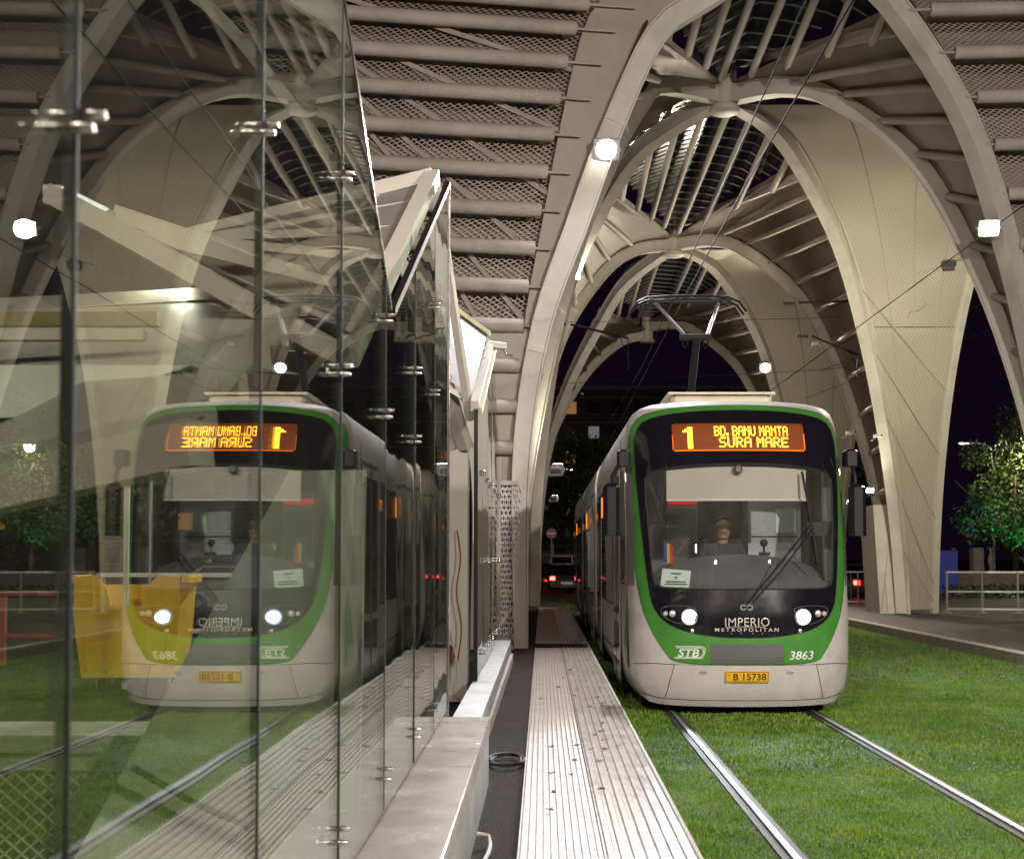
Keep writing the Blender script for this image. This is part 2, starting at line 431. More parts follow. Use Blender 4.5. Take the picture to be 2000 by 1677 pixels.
# ================================================================== arched canopy
EYE = 1.62
cz = lambda pts: [(x, y, h + EYE) for x, y, h in pts]
prof = [(0, 10.1), (1.2, 9.95), (2.1, 9.35), (3.4, 7.75), (4.3, 5.5), (4.9, 3.2), (5.3, .8), (5.5, -1.44)]
NODES = [(4.1, 20.8), (4.0, 27.8), (4.25, 41.2), (4.6, 56.0)]
def rrib(k, s): return spline(cz([(NODES[k][0] + w_, NODES[k][1] + s * w_, h) for w_, h in prof]), 34)
def lrib(pts): return spline(cz(pts), 34)
RIBS = {
 'B': rrib(0, .5), 'A1R': rrib(1, -.82), 'P1R': rrib(1, 1.1), 'A2R': rrib(2, -1.0), 'P2R': rrib(2, 1.1), 'A3R': rrib(3, -1.2),
 'C': lrib([(4.1, 20.8, 10.1), (2.75, 20.9, 9.25), (1.9, 20.7, 8.55), (1.15, 20.5, 6.9), (.57, 20.4, 5.3), (0, 20.3, 3.65), (-.32, 20.2, 1.54), (-.33, 20.1, -1.4)]),
 'A1L': lrib([(4.0, 27.8, 10.1), (2.5, 27, 10.05), (1.96, 25.8, 9.2), (1.25, 23.2, 7.4), (.5, 22, 5.3), (0, 21.4, 3.2), (-.36, 21.1, 1), (-.42, 21, -1.4)]),
 'P1L': lrib([(4, 27.8, 10.1), (3.1, 28.7, 9.85), (2.04, 30, 9.3), (.92, 33, 7.8), (.42, 35, 6.2), (.07, 36.5, 4.2), (-.22, 37.5, 1.35), (-.25, 38, -1.4)]),
 'A2L': lrib([(4.25, 41.2, 10.1), (3, 40.6, 9.8), (1.92, 40, 8.96), (.62, 39, 6.86), (0, 38.7, 4.5), (-.2, 38.5, 1.4), (-.25, 38.4, -1.4)]),
 'P2L': lrib([(4.25, 41.2, 10.1), (2.9, 43.2, 9.4), (2.1, 45, 8.4), (1.0, 48.5, 6.6), (.2, 51.5, 4.3), (-.2, 53.5, 1.2), (-.25, 54, -1.4)]),
 'A3L': lrib([(4.6, 56, 9.75), (3.4, 55.8, 9.4), (2.0, 55.3, 8.1), (.88, 54.9, 6.3), (0, 54.6, 4.1), (-.4, 54.4, 1.3), (-.43, 54.4, -1.4)]),
}
# outward leaning ribs (away from the tracks)
RIBS['OL'] = [Vector((-1.02 - 1.9 * max(0, p.x + .36), p.y - .45 * max(0, p.x + .3) - .25, p.z)) for p in RIBS['C']]
RIBS['OR1'] = [Vector((10.35 + .2 * max(0, 9.5 - p.x) ** 1.4, p.y, p.z)) for p in RIBS['P1R']]
RIBS['OR0'] = [Vector((10.35 + 1.0 * max(0, 9.6 - p.x), p.y - .3, p.z)) for p in RIBS['B']]
RIBS['OR2'] = [Vector((11.0 + .3 * max(0, 9.7 - p.x) ** 1.3, p.y - .1, p.z)) for p in RIBS['P2R']]
RIBS['OL2'] = [Vector((-.75 - 1.3 * max(0, p.x + .3), p.y - .2, p.z)) for p in RIBS['P1L']]
# arch over the track behind the viewer, carries the floodlights that face the station
RIBS['Z0R'] = rrib(0, .1); RIBS['Z0L'] = [p.copy() for p in RIBS['C']]
for p in RIBS['Z0R']: p.y -= 24.5
for p in RIBS['Z0L']: p.y -= 24.5
RIBS['Z0O'] = [Vector((-.8 - 1.3 * max(0, p.x + .32), p.y, p.z)) for p in RIBS['Z0L']]  # unseen rib added to hold the extra lamp for the tram side

canopy = empty('station_canopy', label='cream steel vaulted canopy with pointed arch ribs spanning both tram tracks', cat='canopy')
def sweep(path, wd, dp0, off=0.0, sideoff=0.0, taper=0.0):
    D = Vector((path[-1].x - path[0].x, path[-1].y - path[0].y, 0)).normalized(); H = Vector((-D.y, D.x, 0)); rows = []
    for i, p in enumerate(path):
        t = (path[min(i + 1, len(path) - 1)] - path[max(i - 1, 0)]).normalized()
        N = t.cross(H).normalized()
        if N.z < 0 and i < 6: N = -N; 
        if i and N.dot(prevN) < 0: N = -N
        prevN = N
        tp = 1 - taper * max(0, i / (len(path) - 1) - .45) / .55; dp = dp0 * tp
        c_ = p + N * off * tp + H * sideoff
        rows.append([c_ - H * wd / 2 - N * dp / 2, c_ + H * wd / 2 - N * dp / 2, c_ + H * wd / 2 + N * dp / 2, c_ - H * wd / 2 + N * dp / 2])
    return rows
for k, path in RIBS.items():
    small = k in ('OR1', 'OL', 'OR0', 'OL2', 'OR2', 'Z0O')
    wd, dp = (.16, .20) if small else (.24, .30)
    q = MB(); rows = sweep(path, wd, dp, .05, 0, 0 if small else .4); q.grid(rows, True); q.add(rows[-1], [(0, 1, 2, 3)]); q.add(rows[0], [(0, 1, 2, 3)])
    rib = q.build('arch_rib', M_rib, canopy, smooth=True)
    if not small:
        fl = MB(); rows = sweep(path, wd + .07, .03, -dp / 2 + .05 - .02, 0, .4); fl.grid(rows, True); fl.add(rows[-1], [(0, 1, 2, 3)]); fl.add(rows[0], [(0, 1, 2, 3)])
        fl.build('rib_flange', M_rib, rib, smooth=True)
        fl = MB(); rows = sweep(path, wd + .07, .03, dp / 2 + .05 + .02, 0, .4); fl.grid(rows, True); fl.add(rows[-1], [(0, 1, 2, 3)]); fl.add(rows[0], [(0, 1, 2, 3)])
        fl.build('rib_flange', M_rib, rib, smooth=True)
        for t in (.34, .66):
            i = int(t * (len(path) - 1)); sub = [path[i].lerp(path[i + 1], f_) for f_ in (0, .11, .22)]
            cp = MB(); rows = sweep(sub, wd + .035, dp + .03, .05)
            D = Vector((path[-1].x - path[0].x, path[-1].y - path[0].y, 0)).normalized()
            cp.grid(rows, True); cp.add(rows[0], [(0, 1, 2, 3)]); cp.add(rows[-1], [(0, 1, 2, 3)]); cp.build('splice_plate', M_rib, rib)
        # little bolt stubs along the outside of the rib
# keystone nodes
for i, (x, y) in enumerate(NODES):
    zt = 10.1 + EYE - (.3 if i == 3 else 0)
    q = MB(); q.lathe([(.30, -.32), (.33, -.30), (.33, -.2), (.26, -.16), (.26, .95), (.31, .97), (.31, 1.25)], (x, y, zt), n=24); q.build('keystone_node', M_rib, canopy, smooth=True)

def surf(name, A, B, n, m_, mt, parent, off=(0, 0, 0), t0=0.0, t1=1.0, f=lambda t: t, s0=0.0, s1=1.0, off2=None):
    """ruled sheet between two ribs, UV in metres"""
    rows = []; uv = []
    vv = 0
    for i in range(n + 1):
        t = t0 + (t1 - t0) * i / n; a = along(A, t); b_ = along(B, f(t)); r_ = []
        if i: vv += (a - pa).length
        pa = a
        for j in range(m_ + 1):
            s_ = s0 + (s1 - s0) * j / m_; p = a.lerp(b_, s_) + Vector(off).lerp(Vector(off2 or off), s_); r_.append(p); uv.append(((b_ - a).length * s_, vv))
        rows.append(r_)
    q = MB(); q.grid(rows); o = q.build(name, mt, parent, smooth=True, recalc=False)
    ul = o.data.uv_layers.new(name='UVMap')
    for lp in o.data.loops: ul.data[lp.index].uv = uv[lp.vertex_index]
    return o
def rung(a, b_, r, e0=.07, e1=.93):
    q = MB(); q.tube([a, b_], .022, 6)
    q.tube([a.lerp(b_, e0), a.lerp(b_, e0 + .004), a.lerp(b_, e1 - .004), a.lerp(b_, e1)], [r * .9, r, r, r * .9], 14)
    for f_ in (e0 + .12, e1 - .12):
        pass
    return q.build('roof_tube', M_tube, canopy, smooth=True)
# faces towards the tracks: tubes between the two ribs of each pillar, mesh behind
M_deck = mat('roof_deck', (.30, .25, .205), .7, var=.2, scale=1.5, dirt=.3)
faces = [('A1R', 'B', .20), ('A1L', 'C', .24), ('A2R', 'P1R', .24), ('A2L', 'P1L', .26), ('A3R', 'P2R', .24), ('A3L', 'P2L', .26)]
for a, p, tm in faces:
    A = RIBS[a]; P = RIBS[p]; f = lambda t, tm=tm: t + tm * (1 - t) ** 3
    nn = 12
    for i in range(nn):
        t = .03 + .84 * i / (nn - 1)
        p0 = along(A, t) + Vector((0, 0, .10 + .10 * (1 - t) ** 5)); p1 = along(P, f(t)) + Vector((0, 0, .16))
        if i == 0: 
            p0 = p0 + Vector((0, 0, .55)); p1 = p1 + Vector((0, 0, .12)); q = MB(); q.bar(p0, p1, .12, .22); q.build('ridge_beam', M_tube, canopy); continue
        rung(p0, p1, .075, .13, .93)
    surf('mesh_panel', A, P, 26, 3, M_mesh, canopy, (0, 0, .26), .0, .95, f, 0, 1, (0, 0, .42))
    surf('roof_deck', A, P, 26, 2, M_deck, canopy, (0, 0, .31), .0, .95, f, 0, 1, (0, 0, .62))
# crown tubes, skylight and purlins between successive nodes
for k, (pr, pl, tm) in enumerate((('B', 'C', .22), ('P1R', 'P1L', .25), ('P2R', 'P2L', .25))):
    x0, y0 = NODES[k]; x1, y1 = NODES[k + 1]; zn = 10.1 + EYE
    bound = {}
    for sgn, rn in ((1, pr), (-1, pl)):
        Mp = along(RIBS[rn], tm); pts = [along(RIBS[rn], tm * j / 10) for j in range(11)] + [Mp.lerp(Vector((x1, y1, zn)), j / 10) for j in range(1, 11)]
        bound[sgn] = pts
        for off in (.30, .85, 1.4, 1.95, 2.5):
            xx = x0 + sgn * off
            if (Mp.x - xx) * sgn < .1: continue
            ia = next((j for j in range(10) if (pts[j].x - xx) * (pts[j + 1].x - xx) <= 0), None)
            ib = next((j for j in range(10, 20) if (pts[j].x - xx) * (pts[j + 1].x - xx) <= 0), None)
            if ia is None or ib is None: continue
            fa = (xx - pts[ia].x) / ((pts[ia + 1].x - pts[ia].x) or 1); fb = (xx - pts[ib].x) / ((pts[ib + 1].x - pts[ib].x) or 1)
            pa = pts[ia].lerp(pts[ia + 1], fa) + Vector((0, 0, .25)); pb = pts[ib].lerp(pts[ib + 1], fb) + Vector((0, 0, .25))
            if (pb - pa).length > .8: rung(pa, pb, .08, .02, .95)
    def edge(sgn, y):
        pts = bound[sgn]
        for j in range(20):
            if pts[j].y <= y <= pts[j + 1].y: 
                f_ = (y - pts[j].y) / ((pts[j + 1].y - pts[j].y) or 1); return pts[j].lerp(pts[j + 1], f_)
        return pts[-1]
    def zroof(x):
        sgn = 1 if x >= x0 else -1; pts = bound[sgn][:11]
        return float(np.interp(abs(x - x0), [abs(p.x - x0) for p in pts], [p.z for p in pts]))
    OFF = (-2.6, -1.95, -1.3, -.65, 0, .65, 1.3, 1.95, 2.6)
    ys = [y0 + .3 + i * .70 for i in range(int((y1 - y0 - .5) / .70) + 1)]
    M_pane = glassmat('skylight_glass', (.30, .34, .38), 1.25, .15, body=.85, bodyc=(.03, .032, .042))
    M_purl = mat('purlin', (.36, .35, .34), .85, spec=.15)
    def xs_at(y):
        a = edge(-1, y).x; b_ = edge(1, y).x
        return [a] + [x0 + o for o in OFF if a + .12 < x0 + o < b_ - .12] + [b_]
    for i, y in enumerate(ys):
        xs = xs_at(y)
        if xs[-1] - xs[0] < .25: continue
        q = MB(); q.tube([(x, y, zroof(x) + .44) for x in xs], .022, 5); q.build('purlin', M_purl, canopy)
    for j in range(len(OFF) - 1):       # long glass panes between the crown tubes
        rows = []
        for y in [y0 + .2 + (y1 - y0 - .3) * k / 24 for k in range(25)]:
            a = edge(-1, y).x; b_ = edge(1, y).x; xa = min(max(x0 + OFF[j] + .02, a), b_); xb = min(max(x0 + OFF[j + 1] - .02, a), b_)
            if xb - xa > .02: rows.append([(xa, y, zroof(xa) + .50), (xb, y, zroof(xb) + .50)])
        if len(rows) > 1: q = MB(); q.grid(rows); q.build('skylight_pane', M_pane, canopy)
# left hand funnel of the near pillar: solid edge plate, thick tubes and hexagonal mesh
C = RIBS['C']; OL = RIBS['OL']
ident = lambda t: t
surf('edge_plate', C, OL, 26, 2, M_plate, canopy, (0, .12, .12), .0, .97, ident, .02, .17)
surf('mesh_panel', C, OL, 30, 8, M_mesh, canopy, (0, .30, .34), .0, .97, ident, .1, 1.0)
surf('roof_deck', C, OL, 30, 8, M_deck, canopy, (0, .75, .80), .0, .97, ident, .1, 1.0)
for i in range(15):
    t = .055 + i * .0505
    p0 = along(C, t).lerp(along(OL, t), .10) + Vector((0, .02, .03)); p1 = along(OL, t) + Vector((0, .02, .03))
    rung(p0, p1, .115, .10, .99)
for i in range(9):       # flat bars bracing the mesh
    t = .02 + i * .085
    for s_ in (.18,):
        q = MB(); a = along(C, t).lerp(along(OL, t), .95 - .03 * i); b_ = along(C, min(.97, t + .26)).lerp(along(OL, min(.97, t + .26)), .16)
        o_ = Vector((0, .22, .24)); q.bar(a + o_, b_ + o_, .07, .02, (0, 1, .6)); q.build('brace', M_tube, canopy)
# right hand funnels
B = RIBS['B']; OR0 = RIBS['OR0']
surf('mesh_panel', B, OR0, 26, 6, M_mesh, canopy, (0, .25, .3), .0, .97)
surf('roof_deck', B, OR0, 26, 6, M_deck, canopy, (0, .7, .7), .0, .97)
for i in range(9):
    t = .1 + i * .065
    rung(along(B, t), along(OR0, t), .115, .08, .98)
P1 = RIBS['P1R']; OR1 = RIBS['OR1']
for j in range(4):
    for i in range(2):
        t0 = .03 + i * .483; t1 = t0 + .481
        s0 = .06 + j * .233; s1 = s0 + .226
        surf('mesh_panel', P1, OR1, 14, 2, M_meshd, canopy, (0, -.02, 0), t0, t1, ident, s0, s1)
    if j: 
        q = MB(); q.tube([along(P1, t).lerp(along(OR1, t), .06 + j * .233 - .0035) + Vector((0, .015, 0)) for t in [.03 + .06 * k for k in range(16)]], .02, 6); q.build('seam_bar', M_plate, canopy, smooth=True)
surf('backing_sheet', P1, OR1, 20, 3, mat('funnel_backing', (.30, .27, .22), .7, dirt=.3), canopy, (0, .22, .05), .02, .998, ident, .04, .98)
for i in range(8):
    q = MB(); t = .12 + i * .11; q.bar(along(P1, t).lerp(along(OR1, t), .05 + .02) + Vector((0, -.05, 0)), along(P1, min(.98, t + .17)).lerp(along(OR1, min(.98, t + .17)), .93) + Vector((0, -.05, 0)), .03, .02, (0, 1, 0))
    if i > 2: q.build('brace', M_plate, canopy)
P2 = RIBS['P2R']; OR2 = RIBS['OR2']
for j in range(3):
    surf('mesh_panel', P2, OR2, 20, 2, M_meshd, canopy, (0, -.02, 0), .03, .97, ident, .05 + j * .31, .05 + j * .31 + .30)
surf('backing_sheet', P2, OR2, 20, 3, MATS['funnel_backing'], canopy, (0, .22, .05), .02, .97, ident, .04, .98)
P1L = RIBS['P1L']; OL2 = RIBS['OL2']
surf('mesh_panel', P1L, OL2, 20, 4, M_mesh, canopy, (0, .2, .2), .0, .97)
surf('roof_deck', P1L, OL2, 20, 4, M_deck, canopy, (0, .5, .5), .0, .97)
# base casing of the right pillar
q = MB()
base = [(9.02, 34.3), (9.68, 33.75), (9.75, 35.6), (9.05, 35.9)]
q.add([(x, y, .15) for x, y in base] + [(x - .16, y, 3.05) for x, y in base], [(0, 1, 5, 4), (1, 2, 6, 5), (2, 3, 7, 6), (3, 0, 4, 7), (4, 5, 6, 7), (3, 2, 1, 0)])
cas = q.build('base_casing', M_rib, canopy)
for a, b_ in (((9.04, 34.25, .2), (9.30, 34.0, 2.9)), ((9.45, 33.93, .2), (9.10, 34.2, 1.9)), ((9.62, 33.78, .2), (9.30, 34.02, 2.6)), ((8.92, 34.3, 2.95), (9.5, 33.8, 2.95)), ((9.18, 34.15, .2), (9.02, 34.26, 2.9))):
    q = MB(); q.tube([(a[0], a[1] - .012, a[2]), (b_[0], b_[1] - .012, b_[2])], .012, 5); q.build('casing_seam', M_plate, canopy)
# foot of the near left pillar: plate and expanded mesh infill with frame
q = MB()
for k in range(15):
    pass
footm = MB()
X0, X1, Zb, Zt = -.80, -.48, .24, 2.75
nx, nz_ = 5, 30
for i in range(nx):
    for j in range(nz_):
        x = X0 + (X1 - X0) * (i + .5 * (j % 2)) / nx; z = Zb + (Zt - Zb) * j / nz_; dx = (X1 - X0) / nx / 2; dz = (Zt - Zb) / nz_
        if x + dx > X1 + .01: continue
        xs = lambda z_: .12 * (z_ - Zb) / (Zt - Zb)
        footm.bar((x + xs(z), 20.02, z), (x + dx + xs(z), 20.02, z + dz), .016, .02); footm.bar((x + dx + xs(z), 20.02, z + dz), (x + 2 * dx + xs(z), 20.02, z), .016, .02)
tag(footm.build('foot_mesh', M_galv, canopy), kind='stuff')
for a, b_, w_ in (((-.84, 20, .22), (-.46, 20, .22), .06), ((-.84, 20, .22), (-.70, 20, 2.8), .07), ((-.70, 20, 2.8), (-.38, 20, 2.8), .07), ((-.82, 19.98, .35), (-.48, 19.98, .85), .05)):
    q = MB(); q.bar(a, b_, w_, .05, (0, 1, 0)); q.build('foot_frame', M_rib, canopy)
q = MB(); q.add([(-.80, 20.25, 2.8), (-.50, 20.25, 2.8), (-.50, 20.32, .25), (-.88, 20.32, .25), (-1.3, 20.15, 5.2), (-.05, 20.3, 5.2)], [(0, 1, 2, 3), (4, 5, 1, 0)]); q.build('foot_plate', M_plate, canopy)

# ------------------------------------------------------------------ floodlights
M_flood = emat('floodlight_lens', (1.0, .93, .80), 60)
def floodlight(loc, aim, power, label, size=.34,  colr=(1.0, .90, .76), cone=150, up=0.0, group=None):
    o = empty('floodlight', loc, label=label, cat='floodlight', group=group)
    d = (Vector(aim) - Vector(loc)).normalized(); q = d.to_track_quat('-Z', 'Y'); o.rotation_mode = 'QUATERNION'; o.rotation_quaternion = q
    s = size / 2
    m_ = MB(); m_.cbox(-s, s, -s * .8, s * .8, .0, .10, .02); m_.build('housing', M_galv, o)
    m_ = MB()
    if size > .4: m_.lathe([(s * .72, -.002), (s * .72, -.014), (s * .5, -.03)], (0, 0, 0), n=20)
    else: m_.cbox(-s * .88, s * .88, -s * .68, s * .68, -.02, -.002, .015)
    m_.build('lens', M_flood, o, smooth=True)
    m_ = MB()
    for k in range(5): m_.box(-s * .8 + k * s * .4 - .006, -s * .8 + k * s * .4 + .006, -s * .7, s * .7, .10, .15)
    m_.build('cooling_fins', M_galv, o)
    m_ = MB(); m_.bar((-s - .012, 0, -.0), (-s - .012, 0, .2), .02, .04); m_.bar((s + .012, 0, 0), (s + .012, 0, .2), .02, .04); m_.bar((-s - .02, 0, .2), (s + .02, 0, .2), .02, .04); m_.build('bracket', M_galv, o)
    L = bpy.data.lights.new('flood_lamp', 'SPOT'); L.energy = power * FLOOD; L.color = colr; L.spot_size = R(cone); L.spot_blend = .9; L.shadow_soft_size = .16
    lo = bpy.data.objects.new('flood_lamp', L); col.objects.link(lo); lo.parent = o; lo.location = (0, 0, -.05)
    return o
# ================================================================== tram
M_tw = mat('tram_white', (0.54, 0.51, 0.49), 0.34, var=0.10, scale=4.5, dirt=.42, coat=.15)
M_tg = mat('tram_green', (0.060, 0.235, 0.035), 0.36, var=0.14, scale=4.5, coat=.2, dirt=.3)
M_tb = mat('tram_black_gloss', (0.010, 0.008, 0.013), 0.16, var=0.1, coat=.5)
M_tgrey = mat('tram_grey', (0.10, 0.10, 0.105), 0.5)
M_seam = mat('panel_gap', (0.02, 0.02, 0.02), 0.8)
M_wind = glassmat('windscreen_glass', (.86, .88, .88), 1.5, 0.0, dust=.05)
M_sideglass = glassmat('tram_side_glass', (.25, .27, .27), 1.7, 0.01, body=.7, bodyc=(.34, .33, .31))  # pale body colour stands in for reflections of the lit canopy
M_chrome = mat('chrome', (.72, .70, .66), .3, .55)
TX, TY = 2.115, 13.3
tram = empty('tram', (TX, TY, 0), label='white and green tram with lit orange destination display, on the nearer track', cat='tram')
_lz = [.06, .2, .35, .6, 1.0, 1.3, 1.6, 2.0, 2.4, 2.8, 3.0, 3.12, 3.2, 3.3, 3.38]; _ly = [.16, .07, .03, 0, .0, .04, .09, .17, .28, .42, .50, .57, .63, .74, .95]
def lean(z): return float(np.interp(z, _lz, _ly))
def F(x, z):
    u = min(abs(x) / 1.2, .9985); return lean(z) + .75 * (1 - (1 - u ** 2.5) ** .4)
def resample(half, n=112, c=(0, 1.75)):
    """closed outline from the right half (bottom centre -> top centre), sampled by angle about c"""
    pts = list(half) + [(-x, z) for x, z in reversed(half) if x > 1e-6]
    D = []
    P = pts + [pts[0]]
    for i in range(len(P) - 1):
        for k in range(30): D.append((P[i][0] + (P[i + 1][0] - P[i][0]) * k / 30, P[i][1] + (P[i + 1][1] - P[i][1]) * k / 30))
    an = sorted((math.atan2(z - c[1], x - c[0]), x, z) for x, z in D)
    A = [a[0] for a in an]; X = [a[1] for a in an]; Z = [a[2] for a in an]
    A = [A[-1] - 2 * math.pi] + A + [A[0] + 2 * math.pi]; X = [X[-1]] + X + [X[0]]; Z = [Z[-1]] + Z + [Z[0]]
    out = []
    # angles spread evenly along a body-shaped box so corners get points
    for i in range(n):
        t = -math.pi + 2 * math.pi * i / n; t2 = math.atan2(math.sin(t) * 1.5, math.cos(t))
        out.append((float(np.interp(t2, A, X)), float(np.interp(t2, A, Z))))
    return out
def smooth_poly(half, it=2):
    for _ in range(it):
        o = [half[0]]
        for a, b_ in zip(half, half[1:]): o += [(.75 * a[0] + .25 * b_[0], .75 * a[1] + .25 * b_[1]), (.25 * a[0] + .75 * b_[0], .25 * a[1] + .75 * b_[1])]
        o.append(half[-1]); half = o
    return half
OUTER = resample(smooth_poly([(0, .525), (.745, .525), (.83, .63), (.94, .80), (1.03, 1.0), (1.08, 1.18), (1.13, 1.51), (1.16, 1.96), (1.172, 2.46), (1.168, 2.88), (1.14, 3.07), (1.06, 3.19), (.93, 3.245), (.58, 3.29), (.15, 3.31), (0, 3.31)]))
INNER = resample(smooth_poly([(0, .797), (.25, .80), (.5, .83), (.72, .885), (.87, .98), (.95, 1.1), (.98, 1.2), (1.02, 1.51), (1.06, 1.95), (1.10, 2.45), (1.112, 2.85), (1.10, 2.99), (1.05, 3.10), (.97, 3.155), (.75, 3.205), (.4, 3.235), (0, 3.245)]))
GLASS = resample(smooth_poly([(0, 1.30), (.6, 1.30), (.9, 1.31), (.95, 1.36), (.98, 1.82), (1.005, 2.26), (1.012, 2.48), (.98, 2.545), (.8, 2.585), (.45, 2.62), (0, 2.633)]))
BODY = resample(smooth_poly([(0, .07), (.85, .075), (1.02, .11), (1.10, .2), (1.145, .35), (1.172, .7), (1.19, 1.2), (1.195, 2.0), (1.195, 2.85), (1.175, 3.12), (1.10, 3.26), (.92, 3.335), (.5, 3.37), (0, 3.375)]))
SECT = resample(smooth_poly([(0, .10), (.95, .10), (1.13, .13), (1.185, .4), (1.2, .9), (1.2, 2.7), (1.19, 3.02), (1.12, 3.25), (.95, 3.34), (.5, 3.38), (0, 3.385)]))
def ring_patch(name, A, B, m_, parent, d=0.0, steps=6, dA=None):
    q = MB(); rows = []
    for i in range(steps + 1):
        f_ = i / steps
        rows.append([(lambda x, z: (x, F(x, z) - d, z))(a[0] + (b_[0] - a[0]) * f_, a[1] + (b_[1] - a[1]) * f_) for a, b_ in zip(A, B)])
    q.grid(rows, True)
    return q.build(name, m_, parent, smooth=True)
CEN = [(x * .02, 1.95 + (z - 1.95) * .02) for x, z in GLASS]
# white nose and cab shell, swept back into the full section
q = MB(); rows = []
for i in range(7):
    f_ = i / 6; rows.append([(lambda x, z: (x, F(x, z), z))(a[0] + (b_[0] - a[0]) * f_, a[1] + (b_[1] - a[1]) * f_) for a, b_ in zip(OUTER, BODY)])
last = rows[-1]
for f_ in (.35, .7, 1.0): rows.append([(l[0] + (s_[0] - l[0]) * f_, max(l[1] + (1.30 - l[1]) * f_, l[1]), l[2] + (s_[1] - l[2]) * f_) for l, s_ in zip(last, SECT)])
rows.append([(s_[0], 1.62, s_[1]) for s_ in SECT])
q.grid(rows, True)
shell = q.build('nose_shell', M_tw, tram, smooth=True)
mask = ring_patch('green_mask', INNER, OUTER, M_tg, tram, .005)
blk = ring_patch('black_surround', GLASS, INNER, M_tb, tram, .004)
ws = ring_patch('windscreen', CEN, GLASS, M_wind, tram, -.002, 8)
# edge trims hide the joins
def trim(name, O, r, m_, d=.004):
    q = MB(); pts = [(x, F(x, z) - d, z) for x, z in O]; q.tube(pts + [pts[0]], r, 6, False); return q.build(name, m_, tram, smooth=True)
trim('windscreen_seal', GLASS, .010, M_rubber); trim('mask_seal', OUTER, .004, M_seam, .002); trim('surround_seal', INNER, .004, M_seam, .004)
on = lambda x, z, d=.006: (x, F(x, z) - d, z)
def line(name, pts, r, m_, parent=tram, d=.004, n=5):
    P = []
    for a, b_ in zip(pts, pts[1:]):
        for k in range(8): P.append((a[0] + (b_[0] - a[0]) * k / 8, a[1] + (b_[1] - a[1]) * k / 8))
    P.append(pts[-1]); q = MB(); q.tube([on(x, z, d) for x, z in P], r, n); return q.build(name, m_, parent)
for pts in ([(-1.14, .50), (-.95, .52), (-.74, .516), (.74, .516), (.95, .52), (1.14, .50)], [(-.74, .516), (-.83, .15)], [(.74, .516), (.83, .15)], [(-1.06, .20), (-.9, .155), (-.5, .14), (.5, .14), (.9, .155), (1.06, .20)]): line('bumper_gap', pts, .0035, M_seam, d=.0005)
def fpatch(name, x0, x1, z0, z1, m_, d, parent=tram, rnd=.02, th=.006, n=14):
    """rounded panel hugging the nose"""
    pol = []
    for cx_, cz_, a0 in ((x1 - rnd, z0 + rnd, -90), (x1 - rnd, z1 - rnd, 0), (x0 + rnd, z1 - rnd, 90), (x0 + rnd, z0 + rnd, 180)):
        for k in range(4): pol.append((cx_ + rnd * math.cos(R(a0 + 30 * k)), cz_ + rnd * math.sin(R(a0 + 30 * k))))
    full = []
    for a, b_ in zip(pol, pol[1:] + pol[:1]):
        m2 = max(1, int(math.hypot(b_[0] - a[0], b_[1] - a[1]) / .05)); full += [(a[0] + (b_[0] - a[0]) * k / m2, a[1] + (b_[1] - a[1]) * k / m2) for k in range(m2)]
    pol = full
    q = MB(); cx_ = (x0 + x1) / 2; cz_ = (z0 + z1) / 2; rows = []
    for f_ in (.01, .3, .6, .85, 1.0): rows.append([on(cx_ + (x - cx_) * f_, cz_ + (z - cz_) * f_, d) for x, z in pol])
    rows.append([on(x, z, d - th) for x, z in pol])
    q.grid(rows, True); return q.build(name, m_, parent, smooth=True)
fpatch('coupler_cover', -.375, .385, .535, .735, M_tgrey, .009, rnd=.012)
# number plate
plate = fpatch('number_plate', -.225, .23, .335, .455, mat('plate_yellow', (.75, .42, .012), .4), .016, rnd=.012, th=.014)
def surf_place(cx_, cz_, d0): return lambda x, z, d: (cx_ + x, F(cx_ + x, cz_ + z) - d0 - d, cz_ + z)
line('plate_border', [(-.215, .345), (.22, .345), (.22, .445), (-.215, .445), (-.215, .345)], .0025, M_dark, plate, .0165)
text_obj('plate_text', 'B 15738', .34, .072, surf_place(.03, .395, .0165), M_dark, plate, .002, offset=.012)
text_obj('plate_mark', '*', .02, .02, surf_place(-.18, .41, .0165), mat('plate_blue', (.03, .05, .3), .5), plate, .002)
for sx in (-1, 1):
    ov = [(sx * .45 + .035 * math.cos(a), .435 + .011 * math.sin(a)) for a in [2 * math.pi * k / 16 for k in range(17)]]
    q = MB(); q.tube([on(x, z, .002) for x, z in ov], .0035, 5); q.build('bumper_eyelet', M_tgrey, tram)
M_white2 = mat('decal_white', (.78, .78, .76), .35)
text_obj('fleet_number', '3863', .262, .088, surf_place(.575, .615, .006), M_white2, tram, .002, shear=.18, offset=.008)
# operator logo: slanted letters with swept outline
lg = text_obj('operator_logo', 'STB', .215, .082, surf_place(-.60, .64, .006), M_white2, tram, .002, shear=.2, offset=.018)
for pts in ([(-.735, .706), (-.46, .706), (-.435, .69), (-.43, .665), (-.45, .60), (-.47, .585), (-.745, .58)], [(-.725, .692), (-.47, .692), (-.45, .678), (-.447, .66), (-.463, .61), (-.482, .597), (-.74, .594)]): line('logo_outline', pts, .0045, M_white2, lg, .006)
